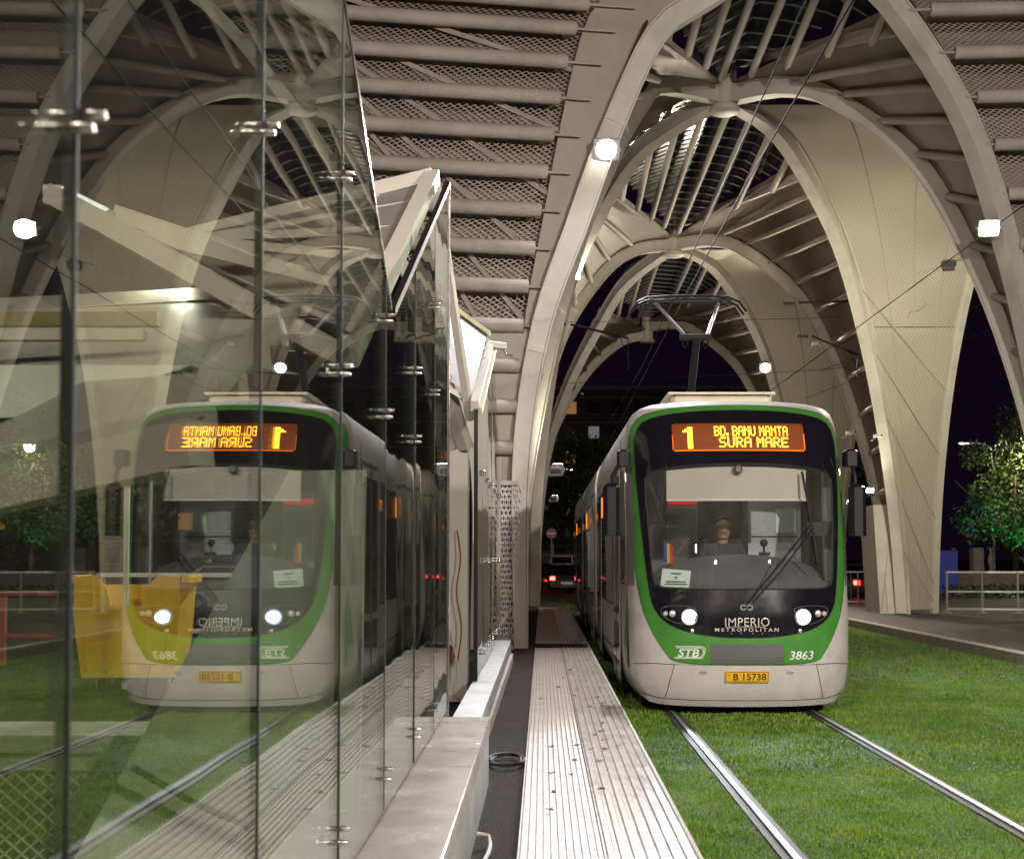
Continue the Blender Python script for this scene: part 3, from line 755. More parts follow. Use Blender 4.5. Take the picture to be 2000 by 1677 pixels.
# chrome lettering
text_obj('model_lettering', 'IMPERIO', .46, .088, surf_place(.005, .962, .006), M_chrome, tram, .006, spacing=1.05, offset=-.006)
line('lettering_rule', [(-.22, .912), (.19, .912)], .004, M_chrome, tram, .006)
text_obj('model_lettering', 'METROPOLITAN', .66, .036, surf_place(.0, .882, .006), M_chrome, tram, .006, spacing=1.5, offset=.01)
for sx in (-1, 1):
    q = MB(); q.tube([on(.0 + sx * .033 + .027 * math.cos(a), 1.112 + .025 * math.sin(a), .008) for a in [R(40 + (0 if sx > 0 else 180) * 0) + (2 * math.pi * .86) * k / 18 + (math.pi if sx > 0 else 0) for k in range(19)]], .006, 6); q.build('nose_emblem', M_chrome, tram)
# headlights
M_head = emat('headlight_white', (.85, .93, 1.0), 90)
M_hl_glass = glassmat('headlight_glass', (.9, .92, .95), 1.5)
for sx in (-1, 1):
    cx_ = sx * .59
    hq = empty('headlight', (0, 0, 0)); hq.parent = tram
    o_ = [(sx * .50, 1.10), (sx * .62, 1.128), (sx * .78, 1.128), (sx * .88, 1.10), (sx * .87, 1.03), (sx * .78, .965), (sx * .64, .93), (sx * .53, .95)]
    if sx < 0: o_ = o_[::-1]
    q = MB(); cxx = sum(p[0] for p in o_) / 8; czz = sum(p[1] for p in o_) / 8
    oo = smooth_poly(o_ + [o_[0]], 2)[:-1]
    q.grid([[on(cxx + (x - cxx) * f_, czz + (z - czz) * f_, .007) for x, z in oo] for f_ in (.02, .5, 1)] + [[on(x, z, .0) for x, z in oo]], True); q.build('housing', M_tb, hq, smooth=True)
    q = MB(); pts = [on(x, z, .009) for x, z in oo]; q.tube(pts + [pts[0]], .004, 5); q.build('housing_rim', M_tgrey, hq)
    y = F(cx_, 1.01)
    q = MB(); q.lathe([(.084, 0), (.088, -.012), (.078, -.018), (.074, -.010)], (cx_, y - .008, 1.012), 'y'); q.build('reflector_ring', M_chrome, hq, smooth=True)
    q = MB(); q.lathe([(.058, -.004), (.050, -.018), (.02, -.026)], (cx_, y - .012, 1.012), 'y'); q.build('lens', M_head, hq, smooth=True)
    q = MB(); q.lathe([(.076, 0), (.074, -.006), (.058, -.009)], (cx_, y - .012, 1.012), 'y'); q.build('lens_ring', emat('headlight_blue', (.30, .52, 1.0), 3.2), hq, smooth=True)
    for ddx, r_ in ((.17, .035), (.24, .026)):
        x2 = cx_ + sx * ddx; q = MB(); q.lathe([(r_, 0), (r_, -.01), (r_ * .6, -.02)], (x2, F(x2, 1.04) - .006, 1.045), 'y'); q.build('side_lamp', M_chrome, hq, smooth=True)
    q = MB(); q.lathe([(.02, 0), (.02, -.01), (.01, -.014)], (cx_ + sx * -.03, F(cx_, .87) - .004, .868), 'y'); q.build('marker_lamp', M_chrome, hq, smooth=True)
    L = bpy.data.lights.new('headlight_beam', 'SPOT'); L.energy = 300; L.color = (.82, .91, 1.0); L.spot_size = R(75); L.spot_blend = 1; L.shadow_soft_size = .05
    lo = bpy.data.objects.new('headlight_beam', L); col.objects.link(lo); lo.parent = hq; lo.location = (cx_, y - .07, 1.012); lo.rotation_euler = (R(90 - 9), 0, R(180))
for x in (-.16, -.06, .06, .16): 
    q = MB(); q.sphere(on(x, .845, .004), .007, 8); q.build('mask_bolt', M_chrome, tram)

# destination display: black case, dim matrix board, lit dots
disp = empty('destination_display'); disp.parent = tram
M_board = mat('display_board', (.05, .012, .003), .5, emit=(1.0, .17, .0), es=.20)  # board's own orange glow imitates bloom around the lit letters
fpatch('board', -.71, .72, 2.775, 3.085, M_board, .010, disp, rnd=.03)
M_led = emat('led_amber', (1.0, .36, .022), 8.0)
M_ledrim = emat('led_rim', (1.0, .20, .01), 1.6)
rim = [(-.69, 2.78), (.70, 2.78), (.718, 2.80), (.718, 2.97)]
line('display_rim', rim, .006, M_ledrim, disp, .014)
line('display_rim', [(-.705, 2.79), (-.708, 2.95)], .004, M_ledrim, disp, .014)
GL = {'A': '01110 10001 10001 11111 10001 10001 10001', 'B': '11110 10001 10001 11110 10001 10001 11110', 'D': '11110 10001 10001 10001 10001 10001 11110', 'N': '10001 11001 10101 10011 10001 10001 10001',
      'U': '10001 10001 10001 10001 10001 10001 01110', 'M': '10001 11011 10101 10101 10001 10001 10001', 'T': '11111 00100 00100 00100 00100 00100 00100', 'S': '01111 10000 10000 01110 00001 00001 11110',
      'R': '11110 10001 10001 11110 10100 10010 10001', 'E': '11111 10000 10000 11110 10000 10000 11111', '.': '00 00 00 00 00 11 11', ' ': '00 00 00 00 00 00 00', '1': '00110 01110 11110 00110 00110 00110 00110 00110 00110 00110 00110 00110'}
def led_text(s, x0, z1, px_, pz_, bold=0.86):
    q = MB(); x = x0
    for ch in s:
        rows_ = GL[ch].split()
        for j, r_ in enumerate(rows_):
            for i, c_ in enumerate(r_):
                if c_ == '1':
                    xa = x + i * px_; za = z1 - j * pz_
                    q.add([on(xa, za - pz_ * bold, .014), on(xa + px_ * 1.02, za - pz_ * bold, .014), on(xa + px_ * 1.02, za, .014), on(xa, za, .014)], [(0, 1, 2, 3)])
        x += (len(rows_[0]) + 1) * px_
    return q.build('led_text', M_led, disp)
led_text('1', -.60, 3.045, .026, .0205)
x = -.262
for wd_ in ('BD.', 'BANU', 'MANTA'):
    led_text(wd_, x, 3.05, .0108, .0158); x += sum(len(GL[c_].split()[0]) + 1 for c_ in wd_) * .0108 + 3 * .0108
led_text('SURA', -.215, 2.925, .0150, .0160, .9); led_text('MARE', -.215 + 27 * .0150, 2.925, .0150, .0160, .9)
# wiper, interior mirror box, blind, dashboard, paper
wp = MB(); wp.tube([on(.02, 1.17, .02), on(.30, 1.50, .05), on(.70, 1.96, .04)], [.012, .010, .008], 6); wp.tube([on(.07, 1.17, .02), on(.36, 1.48, .05), on(.73, 1.93, .04)], [.010, .008, .007], 6)
wiper = wp.build('wiper', M_dark, tram, smooth=True)
wb = MB(); wb.tube([on(.66, 2.55, .022), on(.705, 2.2, .03), on(.735, 1.93, .032), on(.78, 1.55, .022)], .014, 6); wb.build('wiper_blade', M_rubber, wiper, smooth=True)
q = MB(); q.cbox(.72, 1.03, .48, .56, 1.86, 2.02, .012); q.build('driver_monitor', M_dark, tram)
M_blind = mat('sun_blind', (.52, .48, .42), .8, var=.05)
q = MB(); q.grid([[(x, .40 + .14 * abs(x) ** 2, z) for x in [-.78 + 1.50 * k / 10 for k in range(11)]] for z in (2.245, 2.60)]); q.build('sun_blind', M_blind, tram, smooth=True)
q = MB(); q.tube([(-.78, .47, 2.245), (0, .385, 2.245), (.72, .45, 2.245)], .012, 6); q.build('blind_bar', M_white, tram)
q = MB(); q.lathe([(.05, 0), (.05, -.02), (.03, -.05)], (-.03, .36, 2.57), 'y', 12); q.build('cab_camera', M_tgrey, tram)
q = MB(); rows = []
for i in range(13):
    x = -1.0 + 2.0 * i / 12; top = 1.665 - .20 * abs(x) ** 2.2 - (.1 if abs(x) > .85 else 0)
    rows.append([(x, F(x * .95, 1.3) + .06, 1.28), (x, F(x * .95, 1.35) + .14, 1.38), (x, .62 + .12 * abs(x), top), (x, .95, top - .03), (x, .98, 1.0)])
q.grid(rows); q.build('dashboard', mat('dash_grey', (.10, .10, .11), .75, bump=.2), tram, smooth=True)
q = MB(); q.add([on(-.85, 1.515, -.012), on(-.56, 1.49, -.012), on(-.585, 1.315, -.012), on(-.875, 1.325, -.012)], [(0, 1, 2, 3)]); paper = q.build('paper_notice', mat('paper', (.62, .72, .66), .7, var=.03), tram)
for k, (w_, zz) in enumerate(((.10, 1.47), (.03, 1.43), (.20, 1.385), (.22, 1.36))):
    q = MB(); q.add([on(-.715 - w_ / 2, zz, -.008), on(-.715 + w_ / 2, zz - .004, -.008), on(-.715 + w_ / 2, zz - .016, -.008), on(-.715 - w_ / 2, zz - .012, -.008)], [(0, 1, 2, 3)]); q.build('print_line', M_tgrey, paper)
q = MB(); q.sphere((.32, .80, 1.79), .045, 12); q.cyl((.32, .8, 1.66), (.32, .8, 1.76), .012, 8); q.box(.27, .38, .74, .84, 1.65, 1.69); q.build('dash_fan', M_dark, tram)
pen = None
for k, (c_, x_) in enumerate((((.03, .04, .25), -.80), ((.50, .33, .02), -.765), ((.38, .02, .02), -.73))):
    q = MB(); q.prism([(x_, 1.60 - .02 * k), (x_ + .034, 1.585 - .02 * k), (x_ + .034, 1.80 - .03 * k), (x_, 1.82 - .03 * k)], .62, .63); o = q.build('pennant' if k == 0 else 'pennant_stripe', mat('pennant%d' % k, c_, .8), pen or tram); pen = pen or o
# cab interior: floor, rear bulkhead with a door shape standing in for a reflection, white cabinet, side posts
M_cab = mat('cab_grey', (.30, .30, .30), .7)
q = MB(); q.box(-1.14, 1.14, .55, 2.4, .87, .92); q.build('cab_floor', M_tgrey, tram)
q = MB(); q.box(-1.14, -.60, 2.30, 2.36, .97, 3.1); q.box(-.22, 1.14, 2.30, 2.36, .97, 3.1); q.box(-.60, -.22, 2.30, 2.36, 2.45, 3.1); q.build('cab_bulkhead', mat('bulkhead', (.11, .10, .115), .6), tram)
q = MB(); q.box(-.60, -.22, 2.33, 2.37, .97, 2.45); cd = q.build('reflected_machine', mat('reflection_pale', (.42, .42, .42), .5), tram)  # pale door shape imitates a vending machine reflected in the windscreen
q = MB(); q.box(-.585, -.235, 2.31, 2.325, 2.28, 2.35); q.build('reflected_red_top', mat('reflection_red', (.6, .02, .03), .4, emit=(1, .03, .05), es=.5), cd)  # glowing red strip is the top of that imitated reflection
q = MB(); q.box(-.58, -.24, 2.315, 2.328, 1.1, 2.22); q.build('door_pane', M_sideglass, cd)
q = MB(); q.box(.30, .92, 1.75, 2.25, .97, 2.30); q.build('cab_cabinet', mat('cabinet_white', (.40, .40, .43), .6, dirt=.2), tram)
for k in range(3): q = MB(); q.box(.34, .88, 1.742, 1.748, 1.15 + k * .36, 1.165 + k * .36); q.build('cabinet_gap', M_seam, tram)
q = MB(); q.box(.62, .86, 1.735, 1.747, 1.92, 2.2); q.build('cabinet_notice', MATS['paper'], tram)
q = MB(); q.lathe([(.07, 0), (.06, -.03)], (-.41, 2.0, 3.0), 'z', 14); q.build('cab_lamp', emat('cab_lamp_white', (1, .95, .88), 3.0), tram)
for sx in (-1, 1):
    q = MB(); q.bar((sx * 1.02, .80, 1.0), (sx * 1.05, 1.0, 3.1), .08, .10); q.build('cab_pillar', M_cab, tram)
q = MB(); q.box(-.85, .85, 1.0, 2.3, 3.06, 3.10); q.build('cab_ceiling', M_cab, tram)
L = bpy.data.lights.new('driver_fill_light', 'AREA'); L.energy = 5; L.size = .35; L.color = (1, .94, .86)  # area lamp without a fixture, placed ahead of the driver to light the face
lo = bpy.data.objects.new('driver_fill_light', L); col.objects.link(lo); lo.parent = tram; lo.location = (-.1, .95, 3.0)
# driver's seat
seat = empty('driver_seat'); seat.parent = tram
q = MB(); q.cbox(-.30, .22, 1.58, 1.72, 1.15, 1.88, .05); q.build('seat_back', M_rubber, seat)
q = MB(); q.cbox(-.30, .22, 1.05, 1.62, 1.02, 1.13, .04); q.build('seat_cushion', M_rubber, seat)
q = MB(); q.cyl((-.04, 1.35, .88), (-.04, 1.35, 1.02), .08); q.build('seat_post', M_tgrey, seat)

# mirrors
for sx in (-1, 1):
    mo = empty('wing_mirror'); mo.parent = tram
    ex = 0 if sx < 0 else .10
    q = MB(); q.cbox(sx * 1.235 - .07, sx * 1.235 + .07, .52, .72, 2.62, 2.80, .02); q.build('mirror_mount', M_dark, mo)
    q = MB(); q.tube([(sx * 1.23, .62, 2.66), (sx * (1.31 - ex * .6), .55, 2.60), (sx * (1.36 - ex), .50, 2.50), (sx * (1.36 - ex), .50, 2.40)], .024, 8); q.build('mirror_arm', M_dark, mo, smooth=True)
    q = MB(); q.cbox(sx * (1.375 - ex) - .09, sx * (1.375 - ex) + .09, .42, .56, 1.86, 2.43, .045); q.build('mirror_head', M_dark, mo, smooth=False)
    q = MB(); q.box(sx * (1.375 - ex) - .07, sx * (1.375 - ex) + .07, .562, .566, 1.9, 2.38); q.build('mirror_glass', M_chrome, mo)
# roof units
M_roof = mat('roof_cream', (.60, .54, .42), .5)
q = MB(); q.cbox(-.62, .55, 1.5, 3.6, 3.36, 3.52, .04); q.box(-.66, .58, 1.46, 3.64, 3.52, 3.545); q.build('roof_unit', M_roof, tram)
for y in (6.0, 11.4, 17): 
    q = MB(); q.cbox(-.7, .7, y, y + 1.8, 3.37, 3.56, .05); q.build('roof_unit', M_roof, tram)

# body sections
def sectsurf(q, y0, y1, inset=0.0):
    q.grid([[(x * (1 - inset), y0, .10 + (z - .10) * (1 - inset * .4)) for x, z in SECT], [(x * (1 - inset), y1, .10 + (z - .10) * (1 - inset * .4)) for x, z in SECT]], True)
secs = [(1.62, 8.3), (9.1, 15.4), (16.2, 23.5)]
for k, (y0, y1) in enumerate(secs):
    q = MB(); sectsurf(q, y0, y1); q.add([(x, y1, z) for x, z in SECT], [tuple(range(len(SECT)))])
    if k: q.add([(x, y0, z) for x, z in SECT], [tuple(range(len(SECT)))])
    q.build('body_section', M_tw, tram, smooth=True)
    if k < 2:
        q = MB()
        for j in range(8): sectsurf(q, y1 + .1 * j, y1 + .1 * j + .06, .03); sectsurf(q, y1 + .1 * j + .03, y1 + .1 * j + .1, .055)
        q.build('bellows', M_rubber, tram)
def side_panel(name, y0, y1, z0, z1, m_, sx, th=.006, parent=tram, d=0):
    q = MB(); x0 = sx * (1.2 - .002 + d); x1 = sx * (1.2 + th + d); q.box(min(x0, x1), max(x0, x1), y0, y1, z0, z1); return q.build(name, m_, parent)
M_disp2 = emat('side_display_amber', (1.0, .25, .02), 1.4)
M_lampo = mat('side_lamp_orange', (.75, .25, .03), .3, emit=(1, .3, .03), es=.15)
for sx in (-1, 1):
    # cab quarter window following the nose
    q = MB(); rows = []
    for i in range(9):
        z = 1.33 + 1.30 * i / 8; r_ = []
        for j in range(9):
            yy = lean(z) + .40 + (1.60 - lean(z) - .40) * j / 8; a = min(1, (yy - lean(z)) / .75); x = 1.2 * (1 - (1 - a) ** 2.5) ** .4 if a < 1 else 1.2
            r_.append((sx * (x + .007), yy, z))
        rows.append(r_)
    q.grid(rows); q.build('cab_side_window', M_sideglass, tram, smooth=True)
    q = MB(); rows = []
    for i in range(6):
        z = .42 + .85 * i / 5; r_ = []
        for j in range(7):
            y0_ = lean(z) + .50 + .06 * (5 - i); yy = y0_ + (.42 + .05 * i) * j / 6; a = min(1, (yy - lean(z)) / .75); x = 1.2 * (1 - (1 - a) ** 2.5) ** .4 if a < 1 else 1.2
            r_.append((sx * (x + .004 - (.03 if z < .5 else .012)), yy, z))
        rows.append(r_)
    q.grid(rows); q.build('green_corner', M_tg, tram, smooth=True)
    doors = [(1.78, 3.08), (6.55, 7.95), (9.4, 10.8), (13.6, 15.0), (16.6, 18.0), (21.2, 22.6)]
    for (a, b_) in doors:
        dr = empty('door'); dr.parent = tram
        side_panel('door_frame', a - .05, b_ + .05, .16, 2.78, M_tgrey, sx, .004, dr)
        mid = (a + b_) / 2
        for (c_, d_) in ((a, mid - .012), (mid + .012, b_)):
            side_panel('door_leaf', c_, d_, .20, 2.72, M_tw, sx, .006, dr, .004)
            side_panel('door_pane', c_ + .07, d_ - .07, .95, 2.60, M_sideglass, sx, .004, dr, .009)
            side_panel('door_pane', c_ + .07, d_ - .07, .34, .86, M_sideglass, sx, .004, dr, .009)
        side_panel('leaf_seal', mid - .016, mid + .016, .2, 2.72, M_rubber, sx, .016, dr)
        q = MB(); q.cyl((sx * 1.205, b_ + .16, 2.30), (sx * 1.235, b_ + .16, 2.30), .07, 14); q.build('door_signal', M_lampo, dr)
    for (a, b_) in ((3.35, 4.85), (4.93, 6.40), (11.0, 12.2), (12.28, 13.4), (18.2, 19.6), (19.68, 21.0)):
        wo = side_panel('side_window', a, b_, 1.02, 2.62, M_rubber, sx, .005)
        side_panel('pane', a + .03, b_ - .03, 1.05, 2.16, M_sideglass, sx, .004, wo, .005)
        h_ = (a + b_) / 2
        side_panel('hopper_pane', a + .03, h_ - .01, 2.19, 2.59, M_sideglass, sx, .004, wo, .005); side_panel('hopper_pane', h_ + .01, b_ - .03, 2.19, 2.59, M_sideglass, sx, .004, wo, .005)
    for a in (6.0, 12.9, 20.5):
        side_panel('side_display', a, a + .36, 2.24, 2.54, M_disp2, sx, .004, tram, .012)
    for a in (1.66, 8.22, 9.12, 15.3, 16.25): side_panel('panel_gap', a, a + .016, .14, 3.0, M_seam, sx, .003)
    side_panel('skirt_line', 1.7, 23.4, .455, .468, M_seam, sx, .002)
# bogies / underside
q = MB(); q.box(-1.05, 1.05, .7, 23.3, .06, .12); q.build('underframe', M_rubber, tram)
for y in (2.0, 6.6, 12, 18.5, 22):
    bo = MB(); 
    for sx in (-.745, .745): bo.lathe([(.02, -.06), (.29, -.06), (.30, 0), (.27, .05), (.02, .05)], (sx, y, .30), 'x', 22)
    bo.build('wheelset', M_railside, tram, smooth=True)
# pantograph
pn = empty('pantograph', (0, 4.5, 3.4)); pn.parent = tram
q = MB(); q.box(-.5, .5, -.4, .5, -.02, .06); q.build('pantograph_base', M_dark, pn)
q = MB(); q.tube([(0, .9, .06), (0.04, .0, 1.30)], [.06, .05], 10); q.tube([(.0, 1.0, .04), (.03, .1, 1.22)], .022, 6); q.build('lower_arm', M_dark, pn, smooth=True)
q = MB(); q.cyl((-.2, 0, 1.31), (.24, 0, 1.31), .045, 12); q.tube([(-.15, 0, 1.28), (-.16, 0, 1.2), (-.12, 0, 1.15), (-.09, 0, 1.2), (-.09, 0, 1.28)], .012, 6); q.tube([(.19, 0, 1.28), (.2, 0, 1.2), (.16, 0, 1.15), (.13, 0, 1.2), (.13, 0, 1.28)], .012, 6); q.build('knee', M_dark, pn, smooth=True)
M_pant = mat('pantograph_grey', (.38, .37, .45), .35, .4)
for sx in (-1, 1):
    q = MB(); q.tube([(.02 + sx * .15, 0, 1.34), (.0 + sx * .50, .5, 1.90)] if sx < 0 else [(.02 + .17, 0, 1.34), (.42, .5, 1.90)], .028, 8); q.build('upper_arm', M_pant, pn, smooth=True)
q = MB(); q.tube([(-.30, .3, 1.62), (-.1, .3, 1.65), (.1, .3, 1.64), (.32, .3, 1.62)], .018, 6); q.build('stabiliser', M_dark, pn)
q = MB()
for yy in (.38, .62):
    q.tube([(-.86, yy, 1.74), (-.76, yy, 1.88), (-.62, yy, 1.945), (-.3, yy, 1.965), (0, yy, 1.97), (.3, yy, 1.965), (.55, yy, 1.945), (.70, yy, 1.88), (.80, yy, 1.74)], .018, 8)
q.bar((-.58, .5, 1.91), (.53, .5, 1.91), .14, .025); q.cbox(.44, .53, .42, .6, 1.87, 1.96, .015); q.cbox(-.6, -.53, .42, .6, 1.88, 1.95, .015)
q.build('collector_head', M_dark, pn)

# ------------------------------------------------------------------ driver
def skin_mesh(pts, edges, root, levels=2):
    me = bpy.data.meshes.new('sk'); me.from_pydata([p[:3] for p in pts], edges, []); o = bpy.data.objects.new('sk', me); col.objects.link(o)
    md = o.modifiers.new('s', 'SKIN'); md.use_smooth_shade = True
    for i, p in enumerate(pts): me.skin_vertices[0].data[i].radius = (p[3], p[4] if len(p) > 4 else p[3])
    me.skin_vertices[0].data[root].use_root = True
    sd = o.modifiers.new('d', 'SUBSURF'); sd.levels = levels; sd.render_levels = levels
    bpy.context.view_layer.update()
    r_ = bpy.data.meshes.new_from_object(o.evaluated_get(bpy.context.evaluated_depsgraph_get()))
    bpy.data.objects.remove(o); return r_
M_skin = mat('skin', (.36, .20, .13), .55, var=.08, scale=12)
M_shirt = mat('dark_shirt', (.035, .036, .05), .85, var=.3, scale=14, bump=.3)
px_, py_ = TX - .05, TY + 1.38
driver = empty('person', (px_, py_, .92), label='seated person in a dark shirt facing forward inside the tram cab', cat='person')
H = MB()
# head: lofted egg with brow, nose, chin and ears (faces -Y)
rows = []
for i in range(15):
    z = .925 + .25 * i / 14; f_ = i / 14
    rx = .093 * math.sqrt(max(.0, 1 - ((f_ - .58) / .445) ** 2)) if f_ > .58 else .060 + .033 * (f_ / .58) ** .7
    ry = rx * 1.18; r_ = []
    for j in range(24):
        a = 2 * math.pi * j / 24; x = rx * math.cos(a); y = ry * math.sin(a); fr = max(0, -math.sin(a)) ** 6
        if .28 < f_ < .55: y -= fr * (.026 if .30 < f_ < .40 else .014)
        if abs(f_ - .52) < .05: y += max(0, -math.sin(a)) ** 2 * (.010 if .02 < abs(x) < .045 else 0)
        if f_ < .12: y -= fr * .010
        if .19 < f_ < .25: y -= fr * .006
        r_.append((x, y - .01, z))
    rows.append(r_)
H.grid(rows, True); H.add(rows[-1], [tuple(range(24))]); H.add(rows[0], [tuple(range(24))])
for sx in (-1, 1): H.sphere((sx * .092, .0, 1.06), .026, 8, .4, .8, 1.2)
H.tube([(0, .02, .84), (0, .012, .92), (0, 0, .98)], [.064, .060, .058], 14)
# hands: palm and five bent fingers on the desk
for sx in (-1, 1):
    hx, hy, hz = sx * .22, -.42, .60
    H.tube([(hx, hy + .10, hz + .01), (hx, hy + .05, hz + .005), (hx, hy, hz), (hx, hy - .03, hz - .004)], [.026, .034, .04, .034], 10)
    for k, ln in enumerate((.06, .072, .066, .05)):
        fx = hx + (k - 1.5) * .019; H.tube([(fx, hy - .02, hz), (fx, hy - .03 - ln * .5, hz + .004), (fx, hy - .03 - ln, hz - .018)], [.0095, .009, .007], 8)
    H.tube([(hx - sx * .028, hy + .03, hz), (hx - sx * .055, hy + .005, hz - .006), (hx - sx * .062, hy - .028, hz - .014)], [.012, .0105, .008], 8)
body = H.build('body', M_skin, driver, smooth=True)
pts = [(0, .06, .38, .15, .12), (0, .05, .55, .155, .115), (0, .04, .76, .18, .12), (0, .03, .86, .12, .09), (0, .02, .905, .072, .068),
       (-.20, .04, .815, .078), (-.27, -.04, .60, .056), (-.24, -.22, .585, .046), (-.22, -.33, .605, .038), (.20, .04, .815, .078), (.27, -.04, .60, .056), (.24, -.22, .585, .046), (.22, -.33, .605, .038),
       (-.10, -.02, .34, .095), (-.13, -.36, .36, .075), (-.13, -.40, .05, .05), (.10, -.02, .34, .095), (.13, -.36, .36, .075), (.13, -.40, .05, .05)]
ed = [(0, 1), (1, 2), (2, 3), (3, 4), (2, 5), (5, 6), (6, 7), (7, 8), (2, 9), (9, 10), (10, 11), (11, 12), (0, 13), (13, 14), (14, 15), (0, 16), (16, 17), (17, 18)]
cm = skin_mesh(pts, ed, 0); cm.materials.append(M_shirt)
co = bpy.data.objects.new('clothing', cm); col.objects.link(co); co.parent = driver
q = MB(); q.sphere((0, .010, 1.095), .110, 18, .93, 1.12, .92)
q.v = [(x, y, max(z, 1.088 + .062 * max(0, -y / .09) - .06 * max(0, y / .09))) for x, y, z in q.v]; q.build('hair', mat('hair_short', (.05, .036, .028), .8, bump=.4), driver, smooth=True)
for sx in (-1, 1):
    q = MB(); q.sphere((sx * .034, -.100, 1.06), .010, 8); q.build('eye', M_dark, driver, smooth=True)
    q = MB(); q.bar((sx * .018, -.110, 1.080), (sx * .054, -.100, 1.082), .006, .008); q.build('eyebrow', MATS['hair_short'], driver)
q = MB(); q.bar((-.026, -.096, .975), (.026, -.096, .975), .006, .007); q.build('mouth', mat('lips', (.25, .10, .08), .6), driver)
# ================================================================== glass shelters on the left platform
GX = -.62
M_gl = glassmat('shelter_glass', (.86, .90, .84), 2.15, 0.0, wave=.035, wscale=1.2, dust=.013)
M_glw = glassmat('shelter_glass_wavy', (.86, .90, .84), 2.0, 0.0, wave=.12, wscale=1.5, dust=.013)
M_edge = mat('glass_edge', (.006, .010, .008), .6)
def zig(y, pts):
    return float(np.interp(y, [p[0] for p in pts], [p[1] for p in pts]))
def glass_panel(parent, y0, y1, z0, prof_, tilt=0.0, bulge=0.0, m_=None):
    ys = sorted(set([y0, y1] + [p[0] for p in prof_ if y0 < p[0] < y1])); th = .012
    q = MB(); bot = [(y, z0) for y in ys]; top = [(y, zig(y, prof_)) for y in ys]; n = len(ys)
    ym = (y0 + y1) / 2
    for x in (0, -th):
        q.add([(x + (y - ym) * tilt, y, z) for y, z in bot] + [(x + (y - ym) * tilt, y, z) for y, z in top], [tuple(list(range(n)) + list(range(2 * n - 1, n - 1, -1)))])
    q.cur = 1
    L_ = list(range(n)) + list(range(2 * n - 1, n - 1, -1)); o = len(q.v) // 2
    for i in range(len(L_)):
        a = L_[i]; b_ = L_[(i + 1) % len(L_)]; q.f.append((a, b_, b_ + o, a + o)); q.mi.append(1)
    ob = q.build('glass_panel', [m_ or M_gl, M_edge], parent); ob.location.x = GX
    return ob
def fitting(parent, y, z, big=1.0):
    q = MB()
    for s in (-1, 1):
        q.lathe([(.020 * big, 0), (.022 * big, .010), (.016 * big, .022), (.006, .03)], (GX + .002, y + s * .022, z + s * .016), 'x', 12)
        q.lathe([(.018 * big, 0), (.018 * big, -.05)], (GX - .014, y + s * .022, z + s * .016), 'x', 10)
    q.bar((GX - .05, y - .03, z - .022), (GX - .05, y + .03, z + .022), .014, .014)
    return q.build('glass_fitting', M_steel, parent, smooth=True)
near = empty('glass_shelter', (0, 0, 0), label='frameless glass shelter wall with a zigzag top edge mirroring the tram', cat='shelter')
NP = [(-3, 3.0), (-2.2, 2.6), (.7, 4.85), (1.2, 4.85), (5.25, 2.62), (8.24, 4.08), (8.45, 4.08)]
J = [-.56, .56, 1.68, 2.80, 3.92, 5.03, 6.2, 7.3, 8.40]
tl = [0, .0, .0005, -.0012, .0015, -.0022, .003, -.004]
for i in range(len(J) - 1): glass_panel(near, J[i] + .006, J[i + 1] - .006, .635, NP, tl[i], m_=M_glw if i > 4 else M_gl)
for i, y in enumerate(J[1:-1]):
    q = MB(); q.box(GX - .016, GX + .003, y - .003, y + .003, .64, zig(y, NP) - .02); q.build('joint_seal', M_edge, near)
    for z in (.78, zig(y, NP) - .55, 1.62 + (.58 if i % 2 else .95)): fitting(near, y, z, .42)
q = MB(); q.box(GX - .02, GX + .006, 8.405, 8.425, .3, 4.08); q.build('end_trim', M_steel, near)
# dark bar running up the slanting top edge
q = MB(); q.bar((GX - .005, 5.27, 2.64), (GX - .005, 8.40, 4.10), .03, .035); q.build('edge_bar', M_dark, near)
q = MB(); q.bar((GX - .005, 1.3, 4.86), (GX - .005, 5.22, 2.64), .016, .012); q.build('edge_bar', M_steel, near)
# folded white roof frame behind the glass
M_fr = mat('shelter_white_steel', (.50, .46, .41), .45, var=.06, dirt=.2)
def pole(name, a, b_, w_=.09, h_=.09, m_=None, parent=near): q = MB(); q.bar(a, b_, w_, h_); return q.build(name, m_ or M_fr, parent)
A_ = (-.86, 5.6, 2.5); Bq = (-.72, 8.3, 4.12); Cq = (-2.6, 8.6, 3.75); Dq = (-2.4, 6.2, 3.4)
for a, b_ in ((A_, Bq), (Bq, Cq), (A_, Dq), (Dq, Cq), ((-1.25, 7.0, 3.15), (-2.45, 7.3, 3.6)), ((-.80, 7.0, 3.32), (-.98, 7.0, 3.05)), ((-1.1, 8.4, 4.02), (-1.2, 7.0, 3.12))): pole('roof_member', a, b_)
q = MB(); q.add([(-.84, 5.7, 2.62), (-.74, 8.25, 4.06), (-2.55, 8.5, 3.74), (-2.35, 6.25, 3.40)], [(0, 1, 2, 3)]); q.build('roof_sheet', mat('roof_sheet_grey', (.20, .19, .175), .6, dirt=.3), near); mat('shelter_sheet', (.34, .32, .29), .5, dirt=.25)
for k in range(5):
    f_ = .14 + k * .18; a = Vector(A_).lerp(Vector(Bq), f_); b_ = Vector(Dq).lerp(Vector(Cq), f_); pole('roof_slat', a + Vector((0, 0, -.06)), b_ + Vector((0, 0, -.06)), .06, .05)
